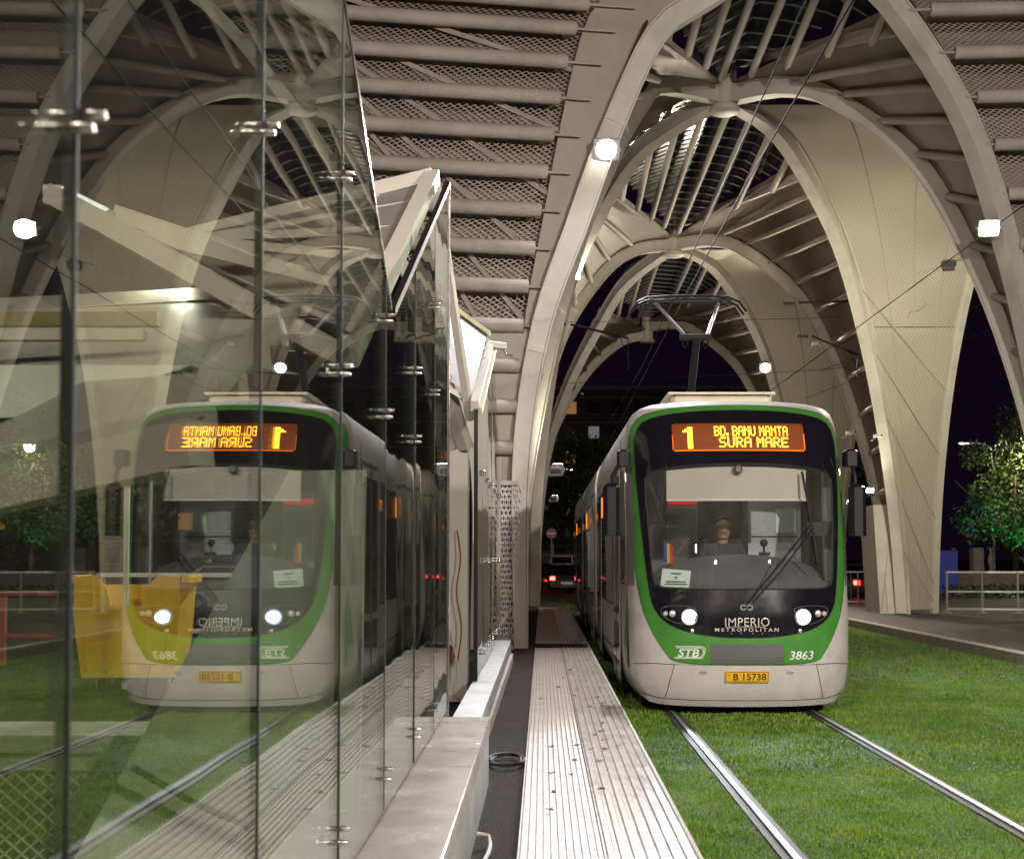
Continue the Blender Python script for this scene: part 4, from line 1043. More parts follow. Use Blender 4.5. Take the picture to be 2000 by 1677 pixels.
# big inclined roof wing behind the first panes
W0 = [Vector((-.95, 3.6, 2.02)), Vector((-3.6, 5.0, 1.60)), Vector((-3.9, 7.2, 3.0)), Vector((-1.2, 6.8, 3.05))]
q = MB(); q.add([tuple(v) for v in W0] + [(v.x, v.y, v.z + .05) for v in W0], [(0, 1, 2, 3), (7, 6, 5, 4), (0, 4, 5, 1), (1, 5, 6, 2), (2, 6, 7, 3), (3, 7, 4, 0)]); q.build('wing_sheet', MATS['shelter_sheet'], near)
for k in range(6):
    f_ = .04 + k * .18; a = W0[0].lerp(W0[3], f_); b_ = W0[1].lerp(W0[2], f_); pole('wing_rib', a + Vector((0, -.05, -.05)), b_ + Vector((0, -.05, -.05)), .07, .09)
pole('wing_beam', W0[0] + Vector((0, -.06, -.08)), W0[1] + Vector((0, -.06, -.08)), .10, .13)
q = MB(); q.prism([(-2.3, 2.28), (-1.20, 2.28), (-1.55, 2.16), (-1.75, 2.10), (-2.3, 2.10)], 4.35, 4.55); q.build('fascia_box', mat('fascia_pale', (.62, .62, .58), .5, dirt=.15), near)
pole('gold_rail', (-2.9, 4.8, 2.52), (-1.45, 4.8, 2.52), .05, .05, mat('brass_rail', (.40, .33, .16), .35, .6))
pole('white_rail', (-2.9, 4.8, 2.46), (-1.50, 4.8, 2.46), .05, .04)
# slanting support fins
q = MB(); 
fin = [(-.95, 3.05, .24), (-1.95, 4.6, .24), (-.78, 3.72, 2.02), (-.70, 3.35, 2.02)]
q.add([(-.72, 5.0, .22), (-1.98, 5.15, .22), (-1.04, 5.25, 1.98), (-.72, 5.2, 1.98)] + [(-.72, 5.04, .22), (-1.98, 5.19, .22), (-1.04, 5.29, 1.98), (-.72, 5.24, 1.98)], [(0, 1, 2, 3), (7, 6, 5, 4), (0, 4, 5, 1), (1, 5, 6, 2), (2, 6, 7, 3), (3, 7, 4, 0)])
q.build('support_fin', mat('fin_grey', (.60, .59, .54), .6, dirt=.25), near)
q = MB(); q.tube(spline([(-1.62, 5.08, .80), (-1.35, 5.05, .66), (-1.12, 5.02, .56), (-1.06, 5.0, .42), (-1.06, 5.0, .24)], 14), .014, 6); q.build('fin_cable', M_rubber, near, smooth=True)
# slim post and handrail
pole('post', (-4.55, 14.0, .2), (-4.55, 14.0, 3.9), .05, .05)
# low cross wall with expanded metal front
lw = empty('mesh_bench', (0, 0, 0), label='low bench with pale slab top and diamond mesh front behind the glass', cat='bench')
q = MB(); q.cbox(-3.6, -1.05, 5.45, 5.95, .80, .87, .012); q.build('slab', M_conc, lw)
q = MB(); q.cbox(-3.6, -1.08, 5.48, 5.9, .72, .795, .01); q.build('slab_support', M_conc, lw)
dm = MB(); cw, ch = .036, .062      # half cell width, cell height
for i in range(int(2.45 / cw)):
    x = -3.55 + i * cw; up = 1 if i % 2 == 0 else 0
    for j in range(9):
        z = .21 + j * ch
        a0 = z if up else z + ch / 2; a1 = z + ch / 2 if up else z
        dm.bar((x, 5.5, a0), (x + cw, 5.5, a1), .007, .010, (0, 1, 0))
        dm.bar((x, 5.5, z + ch if up else z + ch / 2), (x + cw, 5.5, z + ch / 2 if up else z + ch), .007, .010, (0, 1, 0))
tag(dm.build('mesh_front', mat('mesh_cream', (.50, .46, .34), .5), lw), kind='stuff')
q = MB(); q.box(-3.6, -1.08, 5.8, 5.84, .22, .72); q.build('back_board', mat('bench_dark', (.045, .02, .022), .8), lw)

# long metal plinth box along the glass
box = empty('metal_plinth', (0, 0, 0), label='long sheet metal plinth box standing under the glass shelter wall', cat='plinth')
M_box = mat('brushed_plinth', (.60, .55, .51), .24, .45, var=.14, scale=3.5, dirt=.3)
M_boxs = mat('plinth_side', (.48, .49, .48), .42, .4, var=.2, scale=2.5, dirt=.5)
for i, (a, b_) in enumerate(((-3, 1.2), (1.2, 3.9), (3.9, 6.2), (6.2, 8.14))):
    q = MB(); q.cbox(GX - .32, -.335, a + .002, b_ - .002, PZ + .30, .62, .004); q.build('plinth_top', M_box, box)
    q = MB(); q.box(GX - .30, -.341, a + .003, b_ - .003, PZ - .02, PZ + .30); q.build('plinth_side', M_boxs, box)

# ---------------------------------------------------------------- second shelter further along
far = empty('glass_shelter', (0, 0, 0), label='second glass shelter further along, beside the arch foot', cat='shelter')
M_gl2 = glassmat('shelter_glass_far', (.80, .86, .80), 1.6, 0.0, wave=.12, wscale=1.1, dust=.03)
FP = [(11.9, 3.02), (15.7, 4.22), (16.4, 4.1), (18.4, 3.1)]
Jf = [12.0, 13.2, 14.4, 15.6, 16.8, 17.9]
for i in range(5): glass_panel(far, Jf[i] + .008, Jf[i + 1] - .008, .48, FP, (-.003, .004, -.004, .002, .0)[i], m_=M_gl2)
for y in Jf[1:]:
    for z in (.66, 1.6, 2.5): fitting(far, y, z, .7)
q = MB(); q.box(GX - .025, GX + .012, 11.96, 12.0, .40, 3.02); q.build('edge_bar', M_dark, far)
pole('sloped_rail', (GX - .02, 12.0, 3.05), (GX - .02, 15.7, 4.25), .08, .10, M_fr, far)
pole('sloped_rail', (GX + .03, 12.0, 3.0), (GX + .03, 15.7, 4.2), .04, .06, mat('rail_yellowgreen', (.42, .42, .22), .4), far)
q = MB(); q.box(GX - .03, -.44, 8.45, 17.9, PZ + .04, .48); q.build('plinth', M_boxs, far)
# wrapped white post, props and lattice roof
q = MB(); q.add([(-1.02, 12.6, .22), (-.74, 12.6, .22), (-.74, 12.6, 2.75), (-1.02, 12.6, 2.62), (-1.02, 12.9, .22), (-.74, 12.9, .22), (-.74, 12.9, 2.75), (-1.02, 12.9, 2.62)], [(0, 1, 2, 3), (7, 6, 5, 4), (0, 4, 5, 1), (1, 5, 6, 2), (2, 6, 7, 3), (3, 7, 4, 0)]); q.build('post_casing', M_fr, far)
pole('prop', (-.76, 12.6, 2.7), (-1.25, 12.0, 4.3), .13, .10, M_fr, far)
pole('prop', (-.70, 12.3, 2.95), (-.98, 11.6, 5.05), .07, .07, M_fr, far)
q = MB(); q.add([(-.80, 12.62, 2.75), (-1.02, 12.62, 2.6), (-1.3, 12.1, 4.25), (-1.22, 12.1, 4.3)], [(0, 1, 2, 3)]); q.build('gusset', MATS['shelter_sheet'], far)
La, Lb, Lc, Ld = Vector((-1.15, 13.6, 4.35)), Vector((-.66, 15.5, 4.25)), Vector((-.66, 12.3, 3.1)), Vector((-1.0, 12.2, 3.3))
for k in range(7):
    f_ = k / 6; pole('lattice_bar', La.lerp(Ld, f_), Lb.lerp(Lc, f_), .04, .05, M_fr, far)
for k in range(4):
    f_ = k / 3; pole('lattice_bar', La.lerp(Lb, f_), Ld.lerp(Lc, f_), .035, .04, M_fr, far)
q = MB(); q.add([tuple(v + Vector((-.02, .05, .10))) for v in (La, Lb, Lc, Ld)], [(0, 1, 2, 3)]); q.build('roof_sheet', MATS['roof_sheet_grey'], far)
pole('roof_edge', La + Vector((0, 0, .08)), Lb + Vector((.0, 0, .1)), .06, .06, MATS['rail_yellowgreen'], far)
for a, b_ in (((-.70, 18.1, .48), (-.70, 18.1, 3.0)), ((-.62, 18.0, .3), (-.62, 18.0, 3.05))): pole('post', a, b_, .06, .06, M_fr, far)
# loose wiring on the post
for k, pts in enumerate(([(-.84, 12.55, 1.9), (-.80, 12.5, 1.62), (-.84, 12.5, 1.3), (-.79, 12.5, .95), (-.83, 12.5, .6)], [(-.90, 12.5, .9), (-.82, 12.45, .55), (-.86, 12.45, .36), (-.78, 12.45, .30)])):
    q = MB(); q.tube(spline(pts, 16), .008, 5); q.build('loose_wire', mat('wire_red' if k == 0 else 'wire_white', (.35, .06, .03) if k == 0 else (.5, .5, .47), .6), far, smooth=True)
q = MB(); q.cbox(-1.03, -.88, 12.5, 12.58, .60, .78, .02); q.build('junction_box', mat('box_red', (.28, .03, .02), .5), far)

# strip lights under the shelter roofs
M_strip = emat('strip_light', (1, .93, .80), .7)
def strip(parent, a, b_, power, rot):
    q = MB(); q.bar(a, b_, .03, .03); o = q.build('strip_light', M_strip, parent)
    L = bpy.data.lights.new('strip_lamp', 'AREA'); L.shape = 'RECTANGLE'; L.size = (Vector(b_) - Vector(a)).length; L.size_y = .06; L.energy = power; L.color = (1, .92, .80)
    lo = bpy.data.objects.new('strip_lamp', L); col.objects.link(lo); lo.parent = o; m = Vector(a).lerp(Vector(b_), .5); lo.location = m + Vector((0, 0, -.04)); lo.rotation_euler = rot
strip(far, (-.98, 13.0, 3.45), (-.98, 15.2, 4.05), 35, (R(50), 0, R(90)))
strip(near, (-2.0, 6.9, 3.05), (-2.0, 8.4, 3.45), 90, (R(35), 0, R(90)))
# ================================================================== lamps, overhead line, cameras
floodlight((1.02, 20.25, 8.15), (1.2, 6, 1.0), 1500, 'bright floodlight clamped to the left arch rib beside the ceiling tubes', .42, (.97, .95, 1.0))
fl_r = along(RIBS['B'], .46); floodlight((fl_r.x - .25, fl_r.y - .25, fl_r.z - .2), (6.5, 8, 2.0), 850, 'floodlight on the right outer arch rib beside the mesh pillar', .36, (1, .93, .74))
p_ = along(RIBS['P2R'], .45); floodlight((p_.x - .25, p_.y - .45, p_.z), (5.2, 30, 4.5), 900, 'warm floodlight glowing on the far pointed arch behind the tram', .42, (1, .86, .62))
p_ = along(RIBS['P1L'], .42); floodlight((p_.x + .15, p_.y - .35, p_.z), (6, 28, 9), 110, 'small spotlight on the second left arch rib above the platform', .22, (1, .88, .68))
p_ = along(RIBS['A3R'], .62); floodlight((p_.x - .2, p_.y - .4, p_.z), (5, 40, 7), 450, 'tiny white spotlight low on the last right arch rib', .22, (1, .92, .8))
# floodlights on the arch behind the viewer (same kind as in view)
p_ = along(RIBS['Z0R'], .44); floodlight((p_.x - .3, p_.y + .3, p_.z), (5.4, 14.5, 2.0), 2600, 'floodlight on the right rib of the arch over the platform entrance', .42, (1, .93, .82))
p_ = along(RIBS['Z0L'], .40); floodlight((p_.x + .3, p_.y + .3, p_.z), (2.5, 15, 4.0), 620, 'floodlight on the left rib of the arch over the platform entrance', .42, (1, .84, .76))
p_ = along(RIBS['A1R'], .50); floodlight((p_.x - .3, p_.y + .4, p_.z - .1), (10.0, 33.5, 4.5), 620, 'floodlight on the round arch rib turned towards the mesh pillar', .24, (1, .92, .70))
p_ = along(RIBS['Z0O'], .30); floodlight((p_.x + .1, p_.y + .4, p_.z - .1), (.9, 18, 2.0), 800, 'unseen added floodlight behind the viewer, aimed at the tram side', .42, (1, .88, .78))  # out-of-view lamp added to brighten the side of the tram
# uplights washing the vaults, mounted on the pillars
for k, (loc, aim, pw, lb) in enumerate((((8.6, 33.6, 3.4), (5, 25, 11), 70, 'uplight fixed on the base casing of the right mesh pillar'), ((.25, 20.9, 3.1), (3.2, 30, 11), 50, 'uplight fixed low on the left pillar by the far shelter'),
        ((.35, 37.3, 3.4), (4, 47, 11), 130, 'uplight fixed on the second left pillar foot'), ((8.7, 36.2, 3.2), (4.5, 46, 11), 130, 'uplight on the far side of the right mesh pillar'))):
    floodlight(loc, aim, pw, lb, .2, (1, .90, .68), 130)

def camera_unit(loc, rz, label, s=1.0):
    o = empty('security_camera', loc, rz, label, 'camera')
    q = MB(); q.cbox(-.07 * s, .07 * s, -.30 * s, .12 * s, -.06 * s, .07 * s, .02 * s); q.build('housing', M_white, o)
    q = MB(); q.cyl((0, -.30 * s, 0), (0, -.315 * s, 0), .045 * s, 12); q.build('lens', M_dark, o)
    q = MB(); q.tube([(0, .08 * s, -.05 * s), (0, .14 * s, -.16 * s), (0, .3 * s, -.18 * s)], .02 * s, 6); q.build('bracket', M_galv, o)
def rib_at(k, t, off): p = along(RIBS[k], t); return (p.x + off[0], p.y + off[1], p.z + off[2])
camera_unit(rib_at('A2R', .66, (-.35, -.1, -.1)), .9, 'white security camera on the round arch rib right of the tram, lower one', .7)
camera_unit(rib_at('P1R', .70, (-.32, -.3, 0)), .6, 'white security camera on the pointed rib of the mesh pillar', .6)
camera_unit(rib_at('A2R', .47, (-.35, -.1, -.1)), .9, 'white security camera on the round arch rib right of the tram, upper one', .6)
camera_unit(rib_at('A3L', .33, (.35, -.2, -.1)), -.6, 'white security camera on the last arch, left of the tram roof', .45)
camera_unit(rib_at('A3L', .62, (.35, -.2, -.1)), -.6, 'white security camera low on the last arch by the trees', .45)
camera_unit((-.52, 15.6, 4.22), -1.0, 'pale security camera on the top corner of the far shelter', .6)

def wire(label, pts, r=.011, name='overhead_wire', n=24, m_=None):
    q = MB(); q.tube(spline(pts, n), r * .7, 5); return tag(q.build(name, m_ or M_wire, None, smooth=True), label, 'wire', 'overhead wires')
wire('contact wire above the nearer tram track', [(2.35, -4, 5.5), (2.1, 10, 5.42), (2.05, 17.9, 5.39), (2.15, 40, 5.4), (2.1, 60, 5.5)], .012)
wire('upper messenger wire above the nearer tram track', [(2.2, -4, 6.9), (2.15, 8, 6.25), (2.1, 20, 5.85), (2.12, 30, 5.75), (2.2, 60, 6.6)], .012)
wire('contact wire above the second tram track', [(5.15, 0, 5.4), (5.15, 30, 5.4), (5.1, 60, 5.45)], .01)
for k, (a, b_, lb) in enumerate((((7.6, 33.0, 8.3), (14.5, 29.5, 10.4), 'span wire from the upper insulator bracket out over the mesh pillar'), ((7.4, 34.0, 6.6), (14.5, 31, 9.6), 'span wire from the lower insulator bracket out over the mesh pillar'), ((7.0, 34.2, 5.9), (15, 33, 9.0), 'thin span wire crossing the foot of the mesh pillar'),
        ((.2, 35.5, 8.2), (15, 34.5, 8.5), 'long level span wire crossing in front of the second arch'), ((.1, 36.5, 6.6), (15, 35.5, 7.5), 'lower long span wire crossing behind the pantograph'), ((-2, 70, 6.2), (4.5, 70, 5.7), 'span wire under the last arch left of the tram'), ((-2, 74, 4.6), (5, 74, 4.2), 'lower span wire under the last arch left of the tram'))):
    wire(lb, [a, tuple((Vector(a).lerp(Vector(b_), .5) - Vector((0, 0, .12)))), b_], .010)
def bracket(label, a, b_, drop):
    o = empty('line_bracket', a, label=label, cat='bracket', group=None); v = Vector(b_) - Vector(a)
    q = MB(); q.tube([(0, 0, 0), v], .03, 8); q.build('arm', M_dark, o)
    q = MB(); 
    for k in range(5): q.lathe([(.03, k * .06), (.06, k * .06 + .02), (.03, k * .06 + .04)], tuple(v * -.03 + Vector((-.35, 0, -.02))), 'x', 10)
    q.build('insulator', mat('insulator_brown', (.08, .05, .035), .3), o, smooth=True)
    q = MB(); q.tube([v, v + Vector((0, 0, -drop))], .014, 6); q.tube([v * .85, v + Vector((0, 0, -drop * .7))], .010, 5); q.build('hanger', M_dark, o)
bracket('upper insulated line bracket right of the pantograph', (6.75, 33.5, 8.35), (8.55, 33.5, 8.4), 1.0)
bracket('lower insulated line bracket right of the pantograph', (7.2, 34.0, 7.55), (8.4, 34.0, 7.05), .6)
bracket('insulated line bracket left of the pantograph', (.7, 32, 7.5), (2.15, 32, 7.15), .8)
wire('loose black cable hanging on the mesh pillar', [(9.6, 32.4, 8.75), (9.75, 32.4, 8.3), (9.7, 32.4, 8.0), (9.35, 32.4, 7.85), (9.3, 32.4, 7.7)], .035, 'loose_cable', 20)

# ================================================================== litter and cables on the platform
q = MB(); pts = []
for k in range(70):
    a = k / 70 * 2 * math.pi * 2.6; r_ = .10 + .012 * math.sin(a * 1.7); pts.append((-.25 + r_ * 1.15 * math.cos(a), 8.9 + .25 * math.sin(a), PZ + .008 + .006 * (k / 30)))
q.tube(pts, .009, 6); tag(q.build('cable_coil', mat('cable_brown', (.014, .010, .009), .6), None, smooth=True), 'coil of dark cable lying on the asphalt beside the ribbed paving', 'cable')
q = MB(); q.tube(spline([(-.31, 4.2, PZ + .012), (-.315, 5.2, PZ + .012), (-.29, 5.7, PZ + .014), (-.255, 6.15, PZ + .012), (-.27, 6.4, PZ + .03), (-.33, 6.35, PZ + .05)], 24), .010, 6); tag(q.build('pale_cable', mat('cable_grey', (.50, .50, .47), .5), None, smooth=True), 'pale cable lying along the foot of the metal plinth', 'cable')
q = MB(); q.bar((-.30, 5.75, PZ + .012), (-.20, 5.82, PZ + .014), .045, .012); tag(q.build('wood_scrap', mat('wood', (.32, .22, .13), .7), None), 'small broken wood scrap lying beside the pale cable', 'scrap')
M_leaf = mat('dry_leaf', (.16, .10, .035), .8, var=.4); M_leaf2 = mat('green_leaf', (.10, .14, .03), .7, var=.3)
for k in range(26):
    x = random.uniform(-.05, .62); y = random.uniform(7.0, 16); s_ = random.uniform(.018, .034)
    q = MB(); a = random.uniform(0, 6.28); pr = [(math.cos(a + t) * s_ * (1 if i % 2 == 0 else .55), math.sin(a + t) * s_ * (1 if i % 2 == 0 else .55), .004 + .010 * (i % 3 == 0)) for i, t in enumerate([2 * math.pi * j / 7 for j in range(7)])]
    q.add(pr + [(p[0], p[1], p[2] + .003) for p in pr], [tuple(range(7)), tuple(range(13, 6, -1))] + [(i, (i + 1) % 7, 7 + (i + 1) % 7, 7 + i) for i in range(7)])
    o = q.build('fallen_leaf', M_leaf if k % 2 else M_leaf2, None); o.location = (x, y, PZ + .018); tag(o, 'brown fallen leaf lying on the ribbed paving' if k % 2 else 'green fallen leaf lying on the ribbed paving', 'leaf', 'brown leaves on the paving' if k % 2 else 'green leaves on the paving')
# ================================================================== beyond the station
# yellow waste container seen through the glass
M_yel = mat('container_yellow', (.80, .47, .006), .5, var=.1, dirt=.15)
dc = empty('waste_container', (-4.62, 14.2, 0), R(4), 'yellow wheeled waste container with open lid behind the glass', 'container')
dc.scale = (.86, .86, 1.06); dc.location.x = -4.5
q = MB(); q.grid([[(-.56, -.42, .32), (.56, -.42, .32), (.56, .42, .32), (-.56, .42, .32)], [(-.62, -.46, .7), (.62, -.46, .7), (.62, .46, .7), (-.62, .46, .7)], [(-.66, -.50, 1.05), (.66, -.50, 1.05), (.66, .5, 1.25), (-.66, .5, 1.25)]], True); q.add([(-.56, -.42, .32), (.56, -.42, .32), (.56, .42, .32), (-.56, .42, .32)], [(0, 1, 2, 3)]); q.build('tub', M_yel, dc)
for sx in (-1, 1):
    q = MB(); q.prism([(sx * .64, 1.0), (sx * .64, 1.34), (sx * .38, 1.36), (sx * .24, 1.22), (sx * .18, 1.0)], -.51, -.44); q.build('side_cheek', M_yel, dc)
    q = MB(); q.cbox(sx * .70 - .06, sx * .70 + .06, -.4, .4, 1.28, 1.36, .02); q.build('lift_bar', M_yel, dc)
for k in range(5):
    q = MB(); q.cbox(-.5 + k * .25 - .02, -.5 + k * .25 + .02, -.475, -.44, .4, 1.0, .006); q.build('rib', M_yel, dc)
for sx, sy in ((-.45, -.3), (.45, -.3), (-.45, .3), (.45, .3)):
    cs = empty('castor', (sx, sy, 0)); cs.parent = dc
    q = MB(); q.lathe([(.03, -.04), (.15, -.04), (.16, 0), (.15, .04), (.03, .04)], (0, 0, .16), 'x', 18); q.build('tyre', M_rubber, cs, smooth=True)
    q = MB(); q.bar((-.045, 0, .12), (-.045, 0, .32), .02, .05); q.bar((.045, 0, .12), (.045, 0, .32), .02, .05); q.build('fork', M_galv, cs)

# ---- railings
def railing(name, label, p0, p1, npost, nbar, h, m_, gap=.0, posts=.05, group=None):
    o = empty(name, p0, label=label, cat='railing', group=group); v = Vector(p1) - Vector(p0)
    for z in ((h, h * .52, .10) if nbar == 0 else (h, .12)):
        q = MB(); q.bar((0, 0, z), v + Vector((0, 0, z)), .05, .05); q.build('rail', m_, o)
    for k in range(npost + 1):
        a = v * (k / npost); q = MB(); q.bar(a, a + Vector((0, 0, h + .02)), posts, posts, (0, 1, 0)); q.box(a.x - .1, a.x + .1, a.y - .1, a.y + .1, 0, .015); q.build('post', m_, o)
        if k < npost and nbar:
            for j in range(1, nbar):
                c_ = v * ((k + j / nbar) / npost); q = MB(); q.bar(c_ + Vector((0, 0, .12)), c_ + Vector((0, 0, h)), .022, .022, (0, 1, 0)); q.build('bar', m_, o)
railing('barrier', 'grey open barrier of square posts and rails right of the mesh pillar', (11.0, 34.9, .15), (14.6, 34.2, .15), 4, 0, 1.1, M_galv)
railing('bar_fence', 'low vertical bar fence between tram and mesh pillar', (8.6, 40.5, .15), (11.2, 40.0, .15), 2, 6, 1.05, M_galv)
M_redfence = mat('red_fence', (.40, .06, .035), .5)
railing('red_fence', 'red and white post fence at the road behind the shelter', (-9.5, 17.2, 0), (-4.9, 17.0, 0), 4, 0, 1.15, M_redfence, posts=.09)
railing('handrail', 'pale horizontal handrail behind the yellow container', (-5.4, 15.6, 0), (-3.4, 15.6, 0), 1, 0, 1.42, M_white)
railing('park_fence', 'dark iron fence in front of the far trees left of the tram', (-4, 92, 0), (6, 92, 0), 8, 8, 1.9, M_plate)

# ---- trees
M_bark = mat('bark', (.07, .05, .035), .9, bump=.6, bscale=20)
def leafmat(name, lo, hi):
    m = bpy.data.materials.new(name); m.use_nodes = True; n = m.node_tree.nodes; l = m.node_tree.links; b_ = n['Principled BSDF']; b_.inputs['Roughness'].default_value = .6
    g_ = n.new('ShaderNodeNewGeometry'); rp = n.new('ShaderNodeValToRGB'); rp.color_ramp.elements[0].color = (*lo, 1); rp.color_ramp.elements[1].color = (*hi, 1)
    l.new(g_.outputs['Random Per Island'], rp.inputs[0]); l.new(rp.outputs[0], b_.inputs['Base Color']); return m
LM = leafmat('foliage', (.035, .06, .012), (.10, .14, .03))
def tree(loc, h, r, label, n=2600, leaf=.22, group='trees around the station'):
    o = empty('tree', loc, label=label, cat='tree', group=None)
    q = MB(); t0 = h * .34; q.tube([(0, 0, 0), (.1, .05, t0 * .6), (0, .1, t0), (.1, 0, h * .7)], [h * .026, h * .02, h * .017, h * .006], 9)
    for k in range(6):
        a = k * 1.05; q.tube([(0, .05, t0 * .9), (math.cos(a) * r * .4, math.sin(a) * r * .4, t0 + h * .15), (math.cos(a) * r * .8, math.sin(a) * r * .8, t0 + h * .32)], [h * .012, h * .007, h * .003], 6)
    q.build('trunk', M_bark, o, smooth=True)
    cl = []
    for k in range(26):
        a = random.uniform(0, 6.28); rr = r * math.sqrt(random.random()) * .85; zz = t0 * .9 + (h - t0) * random.random() * .92; rr *= math.sin(math.pi * min(.97, max(.12, (zz - t0 * .7) / (h - t0 * .7)))) ** .6
        cl.append((rr * math.cos(a), rr * math.sin(a), zz, r * random.uniform(.2, .42)))
    N = n; V = np.empty((N, 4, 3))
    for i in range(N):
        c_ = cl[random.randrange(26)]; d = Vector((random.gauss(0, 1), random.gauss(0, 1), random.gauss(0, .8))).normalized() * c_[3] * random.random() ** .4
        p = Vector(c_[:3]) + d; s_ = leaf * random.uniform(.5, 1.3); u = Vector((random.gauss(0, 1), random.gauss(0, 1), random.gauss(0, .6))).normalized(); v_ = u.cross(Vector((random.gauss(0, 1), random.gauss(0, 1), random.gauss(0, 1)))).normalized()
        V[i, 0] = p - u * s_; V[i, 1] = p - v_ * s_ * .5; V[i, 2] = p + u * s_; V[i, 3] = p + v_ * s_ * .5
    me = bpy.data.meshes.new('crown'); V = V.reshape(-1, 3); me.vertices.add(len(V)); me.vertices.foreach_set('co', V.ravel()); me.loops.add(len(V)); me.loops.foreach_set('vertex_index', np.arange(len(V), dtype=np.int32))
    me.polygons.add(N); me.polygons.foreach_set('loop_start', np.arange(0, len(V), 4, dtype=np.int32)); me.update(calc_edges=True); me.validate(); me.materials.append(LM)
    c_ = bpy.data.objects.new('crown', me); col.objects.link(c_); c_.parent = o
    return o
tree((23.2, 63, 0), 8.2, 3.6, 'leafy tree lit yellow green by the street lamp, with green light under its crown', 11000, .11)
tree((28.5, 68, 0), 11, 4.5, 'tall dark tree at the park edge behind the barrier', 8000, .15)
tree((19.8, 75, 0), 7.5, 3.2, 'dark tree behind the info pillar', 3200, .2)
tree((15.8, 72, 0), 7.0, 2.6, 'small tree behind the blue direction sign', 3000, .18)
tree((36, 74, 0), 10, 4, 'dark tree beside the tower block', 3000, .24)
tree((2.3, 98, 0), 11.5, 4.6, 'tree catching lamp light, left of the tram roof', 8000, .17)
tree((-1.6, 102, 0), 10, 4.2, 'dark tree beyond the last arch, beside the fence', 3200, .24)
tree((6, 108, 0), 9, 4, 'dark tree behind the rear of the tram', 2500, .26)
tree((-17, 48, 0), 8, 3.5, 'tree across the road seen through the glass', 3000, .2)
tree((-24, 60, 0), 9, 4, 'larger tree far across the road seen through the glass', 3000, .24)

# ---- street lamps
M_lampw = emat('street_lamp_white', (1, .97, .9), 40)
def street_lamp(loc, h, reach, ang, label, power, colr=(1, .95, .85)):
    o = empty('street_lamp', loc, ang, label, 'street lamp', None)
    q = MB(); q.tube([(0, 0, 0), (0, 0, h * .9), (.1, 0, h), (reach * .5, 0, h + .25), (reach, 0, h + .3)], [.11, .07, .055, .04, .035], 8); q.build('pole', M_galv, o, smooth=True)
    q = MB(); q.cbox(reach - .1, reach + .55, -.13, .13, h + .24, h + .34, .03); q.build('lamp_head', M_galv, o)
    q = MB(); q.box(reach, reach + .5, -.10, .10, h + .215, h + .236); q.build('lens', M_lampw, o)
    L = bpy.data.lights.new('street_bulb', 'POINT'); L.energy = power; L.color = colr; L.shadow_soft_size = .2
    lo = bpy.data.objects.new('street_bulb', L); col.objects.link(lo); lo.parent = o; lo.location = (reach + .25, 0, h + .1)
street_lamp((25.5, 62.0, 0), 6.9, 1.6, R(180), 'street lamp shining over the park trees at the right', 1500, (1, .90, .55))
street_lamp((27.5, 78, 0), 8.4, 1.5, R(180), 'farther street lamp beside the lit one over the park', 400)
street_lamp((.9, 112, 0), 9.2, 1.6, R(20), 'street lamp among the trees beyond the last arch', 700)
street_lamp((-13.5, 44, 0), 5.4, 1.2, R(0), 'street lamp across the road seen through the glass', 350)
def accent(loc, colr, power, label):
    o = empty('garden_light', loc, label=label, cat='garden light'); q = MB(); q.lathe([(.12, 0), (.12, .12), (.09, .2)], (0, 0, 0), n=12); q.build('housing', M_dark, o)
    q = MB(); q.lathe([(.085, .2), (.085, .215)], (0, 0, 0), n=12); q.build('lens', emat('acc%d' % int(colr[2] * 100), colr, 8), o)
    L = bpy.data.lights.new('garden_bulb', 'SPOT'); L.energy = power; L.color = colr; L.spot_size = R(110); L.shadow_soft_size = .1; lo = bpy.data.objects.new('garden_bulb', L); col.objects.link(lo); lo.parent = o; lo.location = (0, 0, .3); lo.rotation_euler = (R(180), 0, 0)
accent((22.6, 60.8, 0.7), (.05, 1.0, .45), 420, 'green garden light under the lit tree')
accent((20.6, 66, 0.7), (.05, .15, 1.0), 300, 'blue garden light beside the info pillar')

# ---- balustrade, info pillar, hedge, direction sign
bl = empty('stone_balustrade', (13, 58, 0), label='low pale stone balustrade with turned balusters in front of the park', cat='balustrade')
q = MB(); q.box(0, 14, -.2, .2, 0, 1.0); q.build('plinth_wall', M_conc, bl)
b0 = MB(); b0.lathe([(.10, 0), (.10, .08), (.05, .16), (.14, .45), (.13, .62), (.05, .9), (.08, 1.0), (.10, 1.1)], (0, 0, 1.0), n=12); b0 = b0.build('baluster', M_conc, bl, smooth=True); b0.location = (4.2, 0, 0)
for x in (5.6, 7.3, 8.9, 10.6, 12.2): share(b0, bl, (x, 0, 0))
q = MB(); q.cbox(6.4, 6.9, -.28, .28, 0, 2.1, .03); q.build('pier', M_conc, bl)
ip = empty('info_pillar', (16.55, 52.5, 0), R(-8), 'blue information pillar with a pink lit edge by the balustrade', 'pillar')
q = MB(); q.cbox(-.36, .42, -.14, .14, 0, 1.95, .01); q.build('panel', mat('info_blue', (.02, .03, .16), .4, emit=(.05, .08, .6), es=.12), ip)
q = MB(); q.box(-.46, -.365, -.15, .13, 0, 1.92); q.build('edge_strip', mat('info_pink', (.45, .20, .16), .5), ip)
hg = MB()
for k in range(1500):
    x = random.uniform(15, 25); y = random.uniform(47.5, 48.6); z = random.uniform(.1, .62); s_ = .09; a = random.uniform(0, 6.28)
    hg.add([(x - s_ * math.cos(a), y - s_ * math.sin(a), z), (x, y, z - s_ * .5), (x + s_ * math.cos(a), y + s_ * math.sin(a), z), (x, y, z + s_ * .6)], [(0, 1, 2, 3)])
tag(hg.build('hedge', LM, None, recalc=False), 'low trimmed hedge across the road behind the barrier', 'hedge')
